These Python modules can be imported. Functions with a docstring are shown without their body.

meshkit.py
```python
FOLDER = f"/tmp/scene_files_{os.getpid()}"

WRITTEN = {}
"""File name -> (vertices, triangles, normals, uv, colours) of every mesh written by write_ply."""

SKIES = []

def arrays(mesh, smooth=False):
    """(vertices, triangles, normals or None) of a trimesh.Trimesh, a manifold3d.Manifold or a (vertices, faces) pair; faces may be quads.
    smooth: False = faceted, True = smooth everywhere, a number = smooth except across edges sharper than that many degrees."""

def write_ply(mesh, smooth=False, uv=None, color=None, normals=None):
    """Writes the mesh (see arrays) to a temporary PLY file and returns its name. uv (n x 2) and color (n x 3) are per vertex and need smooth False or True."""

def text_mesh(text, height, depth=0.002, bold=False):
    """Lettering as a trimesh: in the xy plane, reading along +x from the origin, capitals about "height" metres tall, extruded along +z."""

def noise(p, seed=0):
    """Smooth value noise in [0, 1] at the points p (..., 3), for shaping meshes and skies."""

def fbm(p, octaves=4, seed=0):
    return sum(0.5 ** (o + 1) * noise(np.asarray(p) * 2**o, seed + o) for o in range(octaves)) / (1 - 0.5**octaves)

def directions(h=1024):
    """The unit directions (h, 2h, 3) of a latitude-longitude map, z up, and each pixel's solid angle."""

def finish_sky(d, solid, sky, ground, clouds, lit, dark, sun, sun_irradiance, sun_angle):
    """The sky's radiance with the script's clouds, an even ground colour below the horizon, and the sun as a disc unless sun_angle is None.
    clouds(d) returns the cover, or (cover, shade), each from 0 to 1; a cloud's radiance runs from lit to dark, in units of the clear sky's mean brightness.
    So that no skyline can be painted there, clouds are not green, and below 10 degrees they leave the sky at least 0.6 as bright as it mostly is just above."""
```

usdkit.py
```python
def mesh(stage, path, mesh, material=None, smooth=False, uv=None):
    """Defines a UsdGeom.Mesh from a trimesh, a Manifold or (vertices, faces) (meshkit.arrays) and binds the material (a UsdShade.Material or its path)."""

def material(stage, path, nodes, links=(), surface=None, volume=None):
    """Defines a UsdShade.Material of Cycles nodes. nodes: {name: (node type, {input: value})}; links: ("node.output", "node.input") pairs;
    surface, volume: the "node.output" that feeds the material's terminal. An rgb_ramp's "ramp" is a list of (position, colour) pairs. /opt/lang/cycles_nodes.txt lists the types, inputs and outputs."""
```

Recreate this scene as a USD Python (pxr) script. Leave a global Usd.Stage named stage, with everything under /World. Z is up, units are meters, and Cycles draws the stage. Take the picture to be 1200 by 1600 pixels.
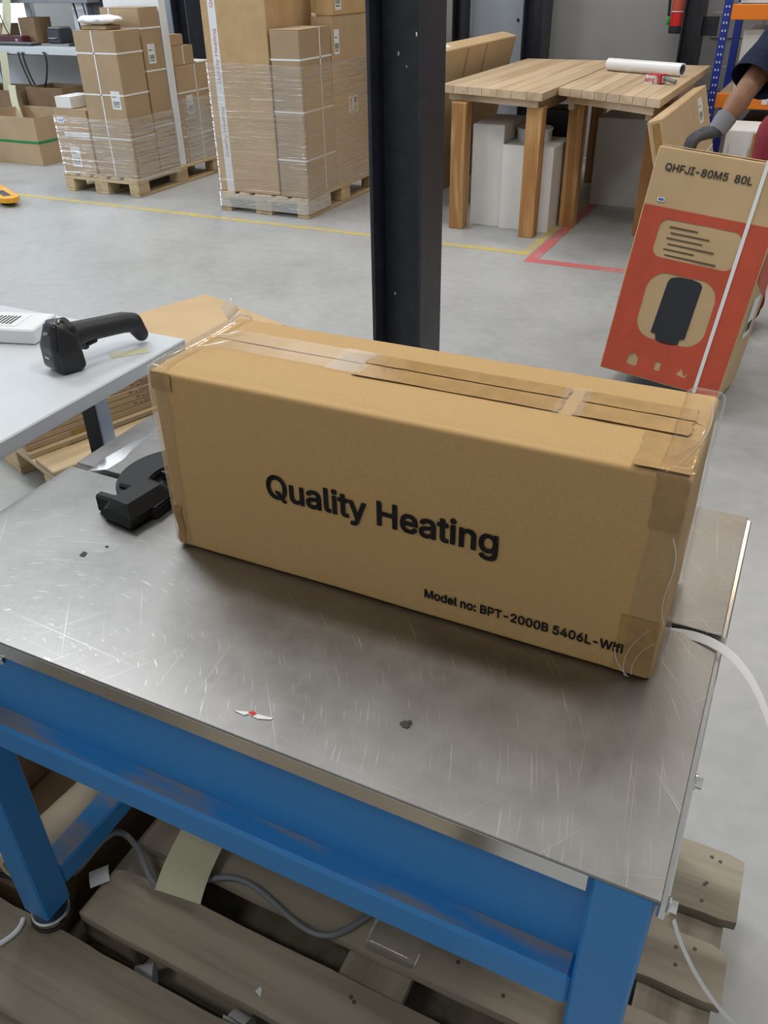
import math, random
import numpy as np, trimesh, manifold3d as m3
from shapely.geometry import Polygon, box as sbox, Point
from shapely import affinity
from shapely.ops import unary_union
import usdkit, meshkit
from pxr import Usd, UsdGeom, UsdLux, Gf, Sdf, UsdShade

random.seed(7); np.random.seed(7)
stage = Usd.Stage.CreateInMemory()
UsdGeom.SetStageUpAxis(stage, UsdGeom.Tokens.z); UsdGeom.SetStageMetersPerUnit(stage, 1.0)
UsdGeom.Xform.Define(stage, '/World'); UsdGeom.Scope.Define(stage, '/World/Looks')

# ------------------------------------------------------------------ camera
H = 1.585; F = 1302.0
RT = np.array([.8985, .4387, -.0158]); UPV = np.array([-.2283, .4993, .8358]); FW = np.array([-.3733, .7486, -.5480])
PITCH, ROLL, YAW = math.radians(33.226), math.radians(-1.0825), math.radians(26.5)
def cam_axes():
    fw = np.array([0, math.cos(PITCH), -math.sin(PITCH)]); rt = np.array([1., 0, 0]); up = np.cross(rt, fw)
    r2 = math.cos(ROLL)*rt + math.sin(ROLL)*up; u2 = -math.sin(ROLL)*rt + math.cos(ROLL)*up
    c, s = math.cos(YAW), math.sin(YAW); R = np.array([[c, -s, 0], [s, c, 0], [0, 0, 1]])
    return R@r2, R@u2, R@fw
RT, UPV, FW = cam_axes()
cam = UsdGeom.Camera.Define(stage, '/World/camera')
mtx = Gf.Matrix4d(*RT, 0, *UPV, 0, *(-FW), 0, 0, 0, H, 1)
cam.AddTransformOp().Set(mtx)
cam.CreateHorizontalApertureAttr(36.0); cam.CreateVerticalApertureAttr(48.0)
cam.CreateFocalLengthAttr(F/1200*36.0); cam.CreateClippingRangeAttr(Gf.Vec2f(.05, 100))
cam.CreateExposureAttr(0.40)

# ------------------------------------------------------------------ light
def dome(col, inten):
    d = UsdLux.DomeLight.Define(stage, '/World/sky_light'); d.CreateColorAttr(Gf.Vec3f(*col)); d.CreateIntensityAttr(inten)
dome((.75, .87, 1.0), .35)
def rect_light(name, loc, w, h, inten, col, rx=0, ry=0, rz=0):
    l = UsdLux.RectLight.Define(stage, '/World/'+name); l.CreateWidthAttr(w); l.CreateHeightAttr(h)
    l.CreateIntensityAttr(inten); l.CreateColorAttr(Gf.Vec3f(*col))
    x = UsdGeom.Xformable(l); x.AddTranslateOp().Set(Gf.Vec3d(*loc)); x.AddRotateXYZOp().Set(Gf.Vec3f(rx, ry, rz))
CEIL = 6.2
NEUT = (1.0, .97, .92)
rect_light('skylight_key', (-4.7, 3.0, CEIL-.06), 1.5, 1.2, 15, (.96, .98, 1.0))
rect_light('skylight_back', (-8.2, 4.4, CEIL-.06), 1.6, 7.0, 1.8, (.90, .95, 1.0))  # unseen overhead strip, added to light the left background
for i, (x, y, k) in enumerate([(-1.2, 6.3, 11), (2.6, 5.2, 11), (-1.6, -2.4, 12), (1.8, 1.7, 20), (-6.5, -1.5, 13), (-4.4, 7.3, 18), (-1.4, 1.9, 15)]):
    rect_light('ceiling_lamp_%03d' % i, (x, y, CEIL-.06), 1.5, .5, k*1.5, NEUT)  # unseen overhead lamps, added as fill and kept out of the steel reflections
rect_light('warm_lamp', (.10, 8.1, 5.35), .5, .25, 40, (1.0, .72, .42))
rect_light('window_daylight', (-10.9, 3.5, 2.9), 7.0, 2.4, 9, (.72, .85, 1.0), 0, -90, 0)

# ------------------------------------------------------------------ helpers
def lin(r, g, b):
    f = lambda c: ((c/255+.055)/1.055)**2.4 if c/255 > .04045 else c/255/12.92
    return (f(r), f(g), f(b))
USED = {}
def numbered(parent, name):
    k = parent+'/'+name; n = USED.get(k, -1)+1; USED[k] = n
    return k if n == 0 else '%s_%03d' % (k, n)
def setd(p, **kw):
    for k, v in kw.items():
        if v: p.SetCustomDataByKey(k, v)
    return p
def thing(name, label, cat, loc=(0, 0, 0), rz=0, group=None, M=None, kind=None):
    x = UsdGeom.Xform.Define(stage, numbered('/World', name))
    if M is not None:
        x.AddTransformOp().Set(Gf.Matrix4d(*[float(v) for v in np.asarray(M).T.ravel()]))
    else:
        x.AddTranslateOp().Set(Gf.Vec3d(*map(float, loc)))
        if rz: x.AddRotateZOp().Set(float(rz))
    setd(x.GetPrim(), label=label, category=cat, group=group, kind=kind)
    return x.GetPrim()
def obj(name, mesh, mat, parent=None, smooth=False, label=None, **kw):
    if isinstance(mesh, (list, tuple)) and len(mesh) and isinstance(mesh[0], trimesh.Trimesh): mesh = trimesh.util.concatenate(mesh)
    base = parent.GetPath().pathString if parent is not None else '/World'
    m = usdkit.mesh(stage, numbered(base, name), mesh, LK[mat] if isinstance(mat, str) else mat, smooth=smooth)
    setd(m.GetPrim(), label=label, **kw)
    return m.GetPrim()
def dup(root, loc, rz=0, label=None, group=None, name=None):
    was = root.GetCustomData()
    r = thing(name or root.GetName().split('_0')[0], label or was['label'], was['category'], loc, rz, group or was.get('group'))
    r.GetReferences().AddInternalReference(root.GetPath()); r.SetInstanceable(True)
    return r
_S = [(sx, sy, sz, ax) for sx in (-1, 1) for sy in (-1, 1) for sz in (-1, 1) for ax in range(3)]
_T = trimesh.convex.convex_hull(np.array([[s[k]*(1 if s[3] == k else .8) for k in range(3)] for s in _S], float))
_order = [int(np.argmin([np.linalg.norm(v-np.array([s[k]*(1 if s[3] == k else .8) for k in range(3)])) for s in _S])) for v in _T.vertices]
def cb(x0, x1, y0, y1, z0, z1, c=.002):
    "chamfered box"
    a, b = np.minimum([x0, y0, z0], [x1, y1, z1]), np.maximum([x0, y0, z0], [x1, y1, z1])
    m, h = (a+b)/2, (b-a)/2; c = min(c, h.min()*.45)
    v = np.array([[s[k]*(h[k]-(0 if s[3] == k else c)) for k in range(3)] for s in _S])+m
    return trimesh.Trimesh(v[_order], _T.faces.copy(), process=False)
def softbox(W, D, Hh, r=.006, n=(48, 16, 20), amp=.0012, seed=0, bulge=0.0):
    "rounded carton, base centred on the origin, surface slightly uneven"
    n = np.array(n); V, Fc = [], []
    for ax in range(3):
        for s in (-1, 1):
            u, v = [(1, 2), (2, 0), (0, 1)][ax]
            gu, gv = np.linspace(-1, 1, n[u]+1), np.linspace(-1, 1, n[v]+1)
            h = np.array([W, D, Hh])/2
            def dense(g, hh):  # a row of vertices at each rounded edge
                e = r/hh; k = np.array([-1, -1+e*.3, -1+e*.65, -1+e]); return np.concatenate([k, np.linspace(-1+e, 1-e, len(g))[1:-1], -k[::-1]])
            gu, gv = dense(gu, h[u]), dense(gv, h[v])
            A, B = np.meshgrid(gu, gv, indexing='ij')
            P = np.zeros(A.shape+(3,)); P[..., ax] = s*h[ax]; P[..., u] = A*h[u]; P[..., v] = B*h[v]
            o = sum(len(q) for q in V); V.append(P.reshape(-1, 3)); nv = len(gv)
            i, j = np.meshgrid(np.arange(len(gu)-1), np.arange(nv-1), indexing='ij'); a = (i*nv+j).ravel()+o
            q = np.stack([a, a+nv, a+nv+1, a+1], 1)
            Fc.append(q if s > 0 else q[:, ::-1])
    V = np.vstack(V); Fc = np.vstack(Fc); h = np.array([W, D, Hh])/2
    core = np.clip(V, -(h-r), h-r); d = V-core; L = np.linalg.norm(d, axis=1, keepdims=True)
    nrm = d/np.maximum(L, 1e-9); V = core+nrm*r
    V = V+nrm*(((meshkit.fbm(V*9+seed*7.3, 3, seed)-.5)*2*amp)[:, None])
    if bulge:
        V[:, 1] += np.sign(V[:, 1])*bulge*np.clip(1-(V[:, 0]/h[0])**2, 0, 1)*np.clip(1-(V[:, 2]/h[2])**2, 0, 1)*(abs(V[:, 1]) > h[1]*.9)
    V[:, 2] += h[2]; V[:, 2] = np.maximum(V[:, 2], 0)
    F3 = np.vstack([Fc[:, [0, 1, 2]], Fc[:, [0, 2, 3]]])
    t = trimesh.Trimesh(V, F3, process=False); t.merge_vertices(digits_vertex=6); return t
def ext(poly, h, z=0):
    gs = getattr(poly, 'geoms', [poly])
    t = trimesh.util.concatenate([trimesh.creation.extrude_polygon(g, h, engine='earcut') for g in gs if g.area > 1e-9])
    t.apply_translation([0, 0, z]); return t
def xf(mesh, M): mesh = mesh.copy(); mesh.apply_transform(M); return mesh
def mat4(X=(1, 0, 0), Y=(0, 1, 0), Z=(0, 0, 1), o=(0, 0, 0)):
    M = np.eye(4); M[:3, 0], M[:3, 1], M[:3, 2], M[:3, 3] = X, Y, Z, o; return M
def on_front(mesh, o): return xf(mesh, mat4((1, 0, 0), (0, 0, 1), (0, -1, 0), o))         # drawn x,y -> world x,z on a face looking to -y
def on_right(mesh, o): return xf(mesh, mat4((0, 1, 0), (0, 0, 1), (1, 0, 0), o))         # on a face looking to +x
def rrect(x0, y0, x1, y1, r, n=8): return sbox(x0+r, y0+r, x1-r, y1-r).buffer(r, quad_segs=n)
def cyl(r, h, z=0, n=32, ch=.0, c=(0, 0)):
    prof = [(0, 0), (r-ch, 0), (r, ch), (r, h-ch), (r-ch, h), (0, h)] if ch else [(0, 0), (r, 0), (r, h), (0, h)]
    t = trimesh.creation.revolve(np.array(prof), sections=n); t.apply_translation([c[0], c[1], z]); return t
def ring(ro, ri, h, z=0, n=40):
    t = trimesh.creation.revolve(np.array([(ri, 0), (ro, 0), (ro, h), (ri, h), (ri, 0)]), sections=n); t.apply_translation([0, 0, z]); return t
def axis_to(mesh, p, q):
    "mesh built along +z moved so that +z runs from p to q"
    p, q = np.array(p, float), np.array(q, float); z = (q-p)/np.linalg.norm(q-p)
    a = np.array([0, 0, 1.]) if abs(z[2]) < .9 else np.array([1., 0, 0]); x = np.cross(a, z); x /= np.linalg.norm(x)
    return xf(mesh, mat4(x, np.cross(z, x), z, p))
def spline(P, n=60):
    from scipy.interpolate import CubicSpline
    P = np.array(P, float); t = np.r_[0, np.cumsum(np.linalg.norm(np.diff(P, axis=0), axis=1))]
    return CubicSpline(t, P)(np.linspace(0, t[-1], n))
def tube(P, r, n=8, cap=True):
    P = np.array(P, float); T = np.gradient(P, axis=0); T /= np.linalg.norm(T, axis=1, keepdims=True)
    r = np.broadcast_to(r, len(P)); u = np.cross(T[0], [0.3, .5, 1]); u /= np.linalg.norm(u); V = []
    a = np.linspace(0, 2*np.pi, n, endpoint=False)
    for p, t, rr in zip(P, T, r):
        u = u-t*(u@t); u /= np.linalg.norm(u); w = np.cross(t, u)
        V.append(p+rr*(np.cos(a)[:, None]*u+np.sin(a)[:, None]*w))
    V = np.vstack(V); Fc = []
    for i in range(len(P)-1):
        for j in range(n):
            k = (j+1) % n; Fc += [[i*n+j, i*n+k, (i+1)*n+k], [i*n+j, (i+1)*n+k, (i+1)*n+j]]
    if cap:
        V = np.vstack([V, P[0], P[-1]]); c0, c1 = len(V)-2, len(V)-1; e = (len(P)-1)*n
        for j in range(n): k = (j+1) % n; Fc += [[c0, k, j], [c1, e+j, e+k]]
    return trimesh.Trimesh(V, Fc, process=False)
def ribbon(P, W, th=.0007):
    "flat band along the points P; W: half-width vectors, one for each point"
    P = np.array(P, float); W = np.broadcast_to(np.array(W, float), P.shape); T = np.gradient(P, axis=0)
    N = np.cross(T, W); N /= np.maximum(np.linalg.norm(N, axis=1, keepdims=True), 1e-9); N = N*th/2
    V = np.stack([P-W-N, P+W-N, P+W+N, P-W+N], 1).reshape(-1, 3); Fc = []
    for i in range(len(P)-1):
        for j in range(4):
            k = (j+1) % 4; Fc += [[i*4+j, (i+1)*4+j, (i+1)*4+k], [i*4+j, (i+1)*4+k, i*4+k]]
    e = (len(P)-1)*4; Fc += [[0, 1, 2], [0, 2, 3], [e, e+2, e+1], [e, e+3, e+2]]
    t = trimesh.Trimesh(V, Fc, process=False); t.fix_normals(); return t
def hull_chain(bones, edge, smooth=8):
    "one continuous surface from bones ((p, r), (q, s))"
    parts = []
    for (p, r), (q, s) in bones:
        a = m3.Manifold.sphere(r, 20).translate(list(map(float, p))); b = m3.Manifold.sphere(s, 20).translate(list(map(float, q)))
        parts.append(m3.Manifold.batch_hull([a, b]))
    m = m3.Manifold.batch_boolean(parts, m3.OpType.Add).refine_to_length(edge).to_mesh()
    t = trimesh.Trimesh(m.vert_properties[:, :3], m.tri_verts, process=True)
    trimesh.smoothing.filter_taubin(t, lamb=.5, nu=.51, iterations=smooth); return t
def text(s, h, depth=.0006, bold=False): return meshkit.text_mesh(s, h, depth, bold)
def fit_text(s, width, h, depth=.0006, bold=False):
    t = text(s, h, depth, bold); b = t.bounds; t.apply_translation([-b[0][0], 0, 0]); k = width/(b[1][0]-b[0][0]); t.apply_scale([k, 1, 1]); return t

# ------------------------------------------------------------------ materials
LK = {}
def M(name, col, rough=.6, metal=0.0, var=.0, vscale=6.0, stretch=(1, 1, 1), bump=0.0, bscale=60.0, bstretch=(1, 1, 1), rnd=0.0, col2=None, detail=4.0, distort=0.0, lo=.35, hi=.65, **extra):
    nd = {'tc': ('texture_coordinate', {}), 'p': ('principled_bsdf', {'base_color': col, 'roughness': rough, 'metallic': metal, **extra})}; ln = []
    src = None
    if var or col2 is not None:
        nd['mp'] = ('mapping', {'scale': stretch}); nd['n'] = ('noise_texture', {'scale': vscale, 'detail': detail, 'roughness': .6, 'distortion': distort})
        a = tuple(c*(1-var) for c in col); b = col2 if col2 is not None else tuple(min(1, c*(1+var)) for c in col)
        nd['r'] = ('rgb_ramp', {'ramp': [(0, a), (lo, a), (hi, b), (1, b)]})
        ln += [('tc.object', 'mp.vector'), ('mp.vector', 'n.vector'), ('n.fac', 'r.fac')]; src = 'r.color'
    if rnd:
        nd['oi'] = ('object_info', {}); nd['mr'] = ('map_range', {'from_min': 0., 'from_max': 1., 'to_min': 1-rnd, 'to_max': 1+rnd}); nd['hs'] = ('hsv', {'color': col})
        ln += [('oi.random', 'mr.value'), ('mr.result', 'hs.value')]
        if src: ln.append((src, 'hs.color'))
        src = 'hs.color'
    if src: ln.append((src, 'p.base_color'))
    if bump:
        nd['bm'] = ('mapping', {'scale': bstretch}); nd['bn'] = ('noise_texture', {'scale': bscale, 'detail': 3.0}); nd['bp'] = ('bump', {'strength': bump, 'distance': .002})
        ln += [('tc.object', 'bm.vector'), ('bm.vector', 'bn.vector'), ('bn.fac', 'bp.height'), ('bp.normal', 'p.normal')]
    LK[name] = usdkit.material(stage, '/World/Looks/'+name, nd, ln, surface='p.BSDF'); return LK[name]

M('cardboard', (.47, .315, .155), .75, var=.07, vscale=7, bump=.12, bscale=350, bstretch=(.3, 1, 1))
M('cardboard_fleck', (.475, .30, .120), .72, var=.035, vscale=260, detail=2, bump=.06, bscale=420, bstretch=(.25, 1, 1))
M('cardboard_far', (.40, .285, .17), .75, var=.06, vscale=4, rnd=.10)
M('cardboard_pale', (.52, .365, .20), .75, var=.05, vscale=4)
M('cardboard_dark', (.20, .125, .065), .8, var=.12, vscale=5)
M('cardboard_inner', (.33, .22, .12), .8, var=.1, vscale=5)
M('tape_brown', (.37, .215, .068), .28, var=.12, vscale=40, bump=.2, bscale=120)
M('ink', (.030, .026, .022), .65)
M('ink_faded', (.11, .075, .045), .7)
M('ink_red', (.42, .10, .10), .6)
M('ink_blue', (.05, .12, .38), .6)
M('paper', (.72, .73, .74), .6, var=.03, vscale=8)
M('paper_yellow', (.55, .53, .36), .7, var=.04, vscale=8)
M('strap_white', (.78, .78, .79), .4)
M('strap_green', (.01, .22, .07), .4)
M('white_carton', (.74, .735, .725), .6, var=.04, vscale=4, rnd=.04)
M('foam_white', (.78, .80, .83), .6, var=.03, vscale=6)
M('plastic_black', (.012, .013, .016), .45, bump=.15, bscale=400)
M('plastic_gloss', (.008, .009, .011), .22)
M('plastic_satin', (.010, .011, .013), .5, specular_ior_level=.3)
M('plastic_grey', (.18, .19, .20), .45)
M('rubber', (.015, .015, .015), .7)
M('nail_rust', (.07, .055, .045), .6)
M('dirt_shade', (.17, .145, .105), .9, var=.25, vscale=18)  # dust colour, darkened to hold the shade under the table too
M('roll_paper', (.60, .50, .36), .7, var=.04, vscale=10)
M('lens_blue', (.10, .12, .14), .1)
M('steel_bare', (.55, .55, .55), .3, metal=1.0, var=.1, vscale=20)
M('steel_bright', (.75, .75, .74), .16, metal=1.0)
M('paint_black', (.020, .023, .033), .42, var=.25, vscale=18, bump=.1, bscale=90)
M('paint_grey_blue', (.36, .41, .47), .45, var=.03, vscale=2)
M('wall_grey', (.36, .36, .355), .8, var=.04, vscale=2)
M('wall_block', (.33, .33, .31), .85, var=.06, vscale=3)
M('wall_white', (.72, .73, .74), .8, var=.03, vscale=1)
M('ceiling_white', (.72, .72, .71), .8)
M('desk_white', (.56, .59, .625), .42, var=.03, vscale=5)
M('desk_frame', (.60, .64, .68), .4)
M('rack_blue', (.012, .03, .26), .4)
M('rack_orange', (.85, .22, .015), .45)
M('red_paint', (.62, .02, .02), .25)
M('green_plastic', (.02, .40, .08), .4)
M('yellow_paint', (.78, .38, .02), .4, var=.1, vscale=12)
M('tube_white', (.80, .81, .83), .25)
M('skin', (.27, .135, .075), .5, subsurface_weight=.1, subsurface_scale=.01)
M('hair', (.012, .01, .009), .6)
M('shirt', (.011, .018, .040), .9, var=.2, vscale=14, specular_ior_level=.2)
M('trousers', (.25, .018, .03), .85, var=.15, vscale=14)
M('glove_grey', (.055, .055, .06), .85, bump=.3, bscale=300)
M('glove_cuff', (.20, .20, .23), .9, bump=.3, bscale=200)
M('print_red', (.50, .075, .035), .55, var=.08, vscale=10)
M('tape_roll_red', (.55, .02, .03), .4)
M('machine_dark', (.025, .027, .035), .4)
M('maroon', (.07, .008, .015), .5)
M('alu', (.62, .64, .66), .35, metal=.6)
M('floor_red', (.62, .14, .13), .5, var=.2, vscale=15)

def wood(name, a, b, axis=0, rings=14.0, rnd=.12, rough=.62, bump=.25):
    st = [9, 9, 9]; st[axis] = .55
    nd = {'tc': ('texture_coordinate', {}), 'oi': ('object_info', {}), 'ad': ('vector_math', {'math_type': 'add'}), 'cx': ('combine_xyz', {}), 'rs': ('math', {'math_type': 'multiply', 'value2': 37.0}),
          'mp': ('mapping', {'scale': tuple(st)}), 'n': ('noise_texture', {'scale': 1.0, 'detail': 3.0, 'distortion': .6}),
          'w': ('math', {'math_type': 'multiply', 'value2': rings}), 's': ('math', {'math_type': 'sine'}), 'mr': ('map_range', {'from_min': -1., 'from_max': 1., 'to_min': 0., 'to_max': 1.}),
          'mp2': ('mapping', {'scale': tuple(v*14 for v in st)}), 'n2': ('noise_texture', {'scale': 1.0, 'detail': 4.0}),
          'mx': ('mix_float', {'fac': .45}), 'r': ('rgb_ramp', {'ramp': [(0, a), (.25, a), (.75, b), (1, b)]}),
          'v': ('map_range', {'from_min': 0., 'from_max': 1., 'to_min': 1-rnd, 'to_max': 1+rnd}), 'hs': ('hsv', {}),
          'bp': ('bump', {'strength': bump, 'distance': .002}), 'p': ('principled_bsdf', {'roughness': rough})}
    ln = [('oi.random', 'rs.value1'), ('rs.value', 'cx.x'), ('rs.value', 'cx.y'), ('rs.value', 'cx.z'), ('tc.object', 'ad.vector1'), ('cx.vector', 'ad.vector2'), ('ad.vector', 'mp.vector'), ('mp.vector', 'n.vector'),
          ('n.fac', 'w.value1'), ('w.value', 's.value1'), ('s.value', 'mr.value'), ('ad.vector', 'mp2.vector'), ('mp2.vector', 'n2.vector'), ('mr.result', 'mx.a'), ('n2.fac', 'mx.b'), ('mx.result', 'r.fac'),
          ('oi.random', 'v.value'), ('r.color', 'hs.color'), ('v.result', 'hs.value'), ('hs.color', 'p.base_color'), ('mx.result', 'bp.height'), ('bp.normal', 'p.normal')]
    LK[name] = usdkit.material(stage, '/World/Looks/'+name, nd, ln, surface='p.BSDF')
for ax, nm in enumerate('xyz'):
    wood('pine_'+nm, (.43, .30, .17), (.53, .40, .26), ax)
    wood('pallet_'+nm, (.42, .31, .17), (.56, .43, .26), ax)
    wood('worn_'+nm, (.24, .20, .145), (.38, .325, .245), ax, rnd=.18, rough=.85)
    wood('leg_'+nm, (.36, .17, .05), (.56, .33, .13), ax, rings=20)

def steel_top():
    nd = {'tc': ('texture_coordinate', {}), 'p': ('principled_bsdf', {'metallic': 1.0})}; ln = []
    nd['n'] = ('noise_texture', {'scale': 6.0, 'detail': 6.0, 'roughness': .65}); ln.append(('tc.object', 'n.vector'))
    sc = []
    for i, (ang, a, b, th) in enumerate([(.06, 1.9, 620, .79), (-1.0, 3.2, 560, .80), (.9, 4.4, 640, .80), (-.32, 2.6, 520, .81), (1.45, 4.5, 640, .80)]):
        nd['r%d' % i] = ('vector_rotate', {'rotate_type': 'z_axis', 'angle': ang}); nd['m%d' % i] = ('mapping', {'scale': (a, b, 1), 'location': (i*3.7, i*1.3, 0)}); nd['s%d' % i] = ('noise_texture', {'scale': 1.0, 'detail': 0.0, 'distortion': 0.0})
        nd['t%d' % i] = ('map_range', {'from_min': th, 'from_max': th+.12, 'to_min': 0., 'to_max': 1., 'clamp': True})
        ln += [('tc.object', 'r%d.vector' % i), ('r%d.vector' % i, 'm%d.vector' % i), ('m%d.vector' % i, 's%d.vector' % i), ('s%d.fac' % i, 't%d.value' % i)]; sc.append('t%d.result' % i)
    # arcs: glints of fine scratches painted as bright circles about the near left corner
    nd['ms'] = ('vector_math', {'math_type': 'subtract', 'vector2': (-.23, -.10, 0)}); nd['sp'] = ('separate_xyz', {}); nd['an'] = ('math', {'math_type': 'arctan2'}); nd['le'] = ('vector_math', {'math_type': 'length'})
    nd['ra'] = ('math', {'math_type': 'multiply', 'value2': 1050.}); nd['aa'] = ('math', {'math_type': 'multiply', 'value2': 8.}); nd['co'] = ('combine_xyz', {}); nd['w'] = ('noise_texture', {'scale': 1.0, 'detail': 1.0}); nd['wt'] = ('map_range', {'from_min': .66, 'from_max': .82, 'to_min': 0., 'to_max': .8, 'clamp': True})
    ln += [('tc.object', 'ms.vector1'), ('ms.vector', 'sp.vector'), ('sp.y', 'an.value1'), ('sp.x', 'an.value2'), ('ms.vector', 'le.vector1'), ('le.value', 'ra.value1'), ('an.value', 'aa.value1'), ('ra.value', 'co.x'), ('aa.value', 'co.y'), ('co.vector', 'w.vector'), ('w.fac', 'wt.value')]; sc.append('wt.result')
    prev = sc[0]
    for i, q in enumerate(sc[1:]):
        nd['x%d' % i] = ('math', {'math_type': 'maximum'}); ln += [(prev, 'x%d.value1' % i), (q, 'x%d.value2' % i)]; prev = 'x%d.value' % i
    nd['ro'] = ('map_range', {'from_min': .3, 'from_max': .7, 'to_min': .33, 'to_max': .42}); ln.append(('n.fac', 'ro.value')); ln.append(('ro.result', 'p.roughness'))
    nd['c'] = ('rgb_ramp', {'ramp': [(0, (.235, .230, .223)), (.38, (.262, .257, .249)), (.62, (.31, .305, .297)), (1, (.335, .330, .322))]}); ln.append(('n.fac', 'c.fac'))
    nd['cm'] = ('mix_color', {'b': (.92, .91, .90)}); nd['cf'] = ('math', {'math_type': 'multiply', 'value2': .45}); ln += [(prev, 'cf.value1'), ('cf.value', 'cm.fac'), ('c.color', 'cm.a'), ('cm.result', 'p.base_color')]
    LK['steel_top'] = usdkit.material(stage, '/World/Looks/steel_top', nd, ln, surface='p.BSDF')
steel_top()

def blue_paint():
    # blue enamel; settled dust lies on upward faces only where the noise says (a layer of dirt with a shape of its own)
    nd = {'tc': ('texture_coordinate', {}), 'g': ('geometry', {}), 'sx': ('separate_xyz', {}), 'n': ('noise_texture', {'scale': 22.0, 'detail': 5.0}), 'mp': ('mapping', {'scale': (.25, 1, 1)}),
          'th': ('map_range', {'from_min': .40, 'from_max': .56, 'to_min': 0., 'to_max': .72, 'clamp': True}), 'up': ('map_range', {'from_min': .75, 'from_max': .97, 'to_min': 0., 'to_max': 1., 'clamp': True}),
          'm': ('math', {'math_type': 'multiply'}), 'mx': ('mix_color', {'a': (.028, .215, .54), 'b': (.27, .22, .15)}), 'p': ('principled_bsdf', {'roughness': .38}),
          'bn': ('noise_texture', {'scale': 160.0, 'detail': 2.0}), 'bp': ('bump', {'strength': .08, 'distance': .002})}
    ln = [('g.normal', 'sx.vector'), ('sx.z', 'up.value'), ('tc.object', 'mp.vector'), ('mp.vector', 'n.vector'), ('n.fac', 'th.value'), ('th.result', 'm.value1'), ('up.result', 'm.value2'), ('m.value', 'mx.fac'), ('mx.result', 'p.base_color'),
          ('tc.object', 'bn.vector'), ('bn.fac', 'bp.height'), ('bp.normal', 'p.normal')]
    LK['blue_paint'] = usdkit.material(stage, '/World/Looks/blue_paint', nd, ln, surface='p.BSDF')
blue_paint()

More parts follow.
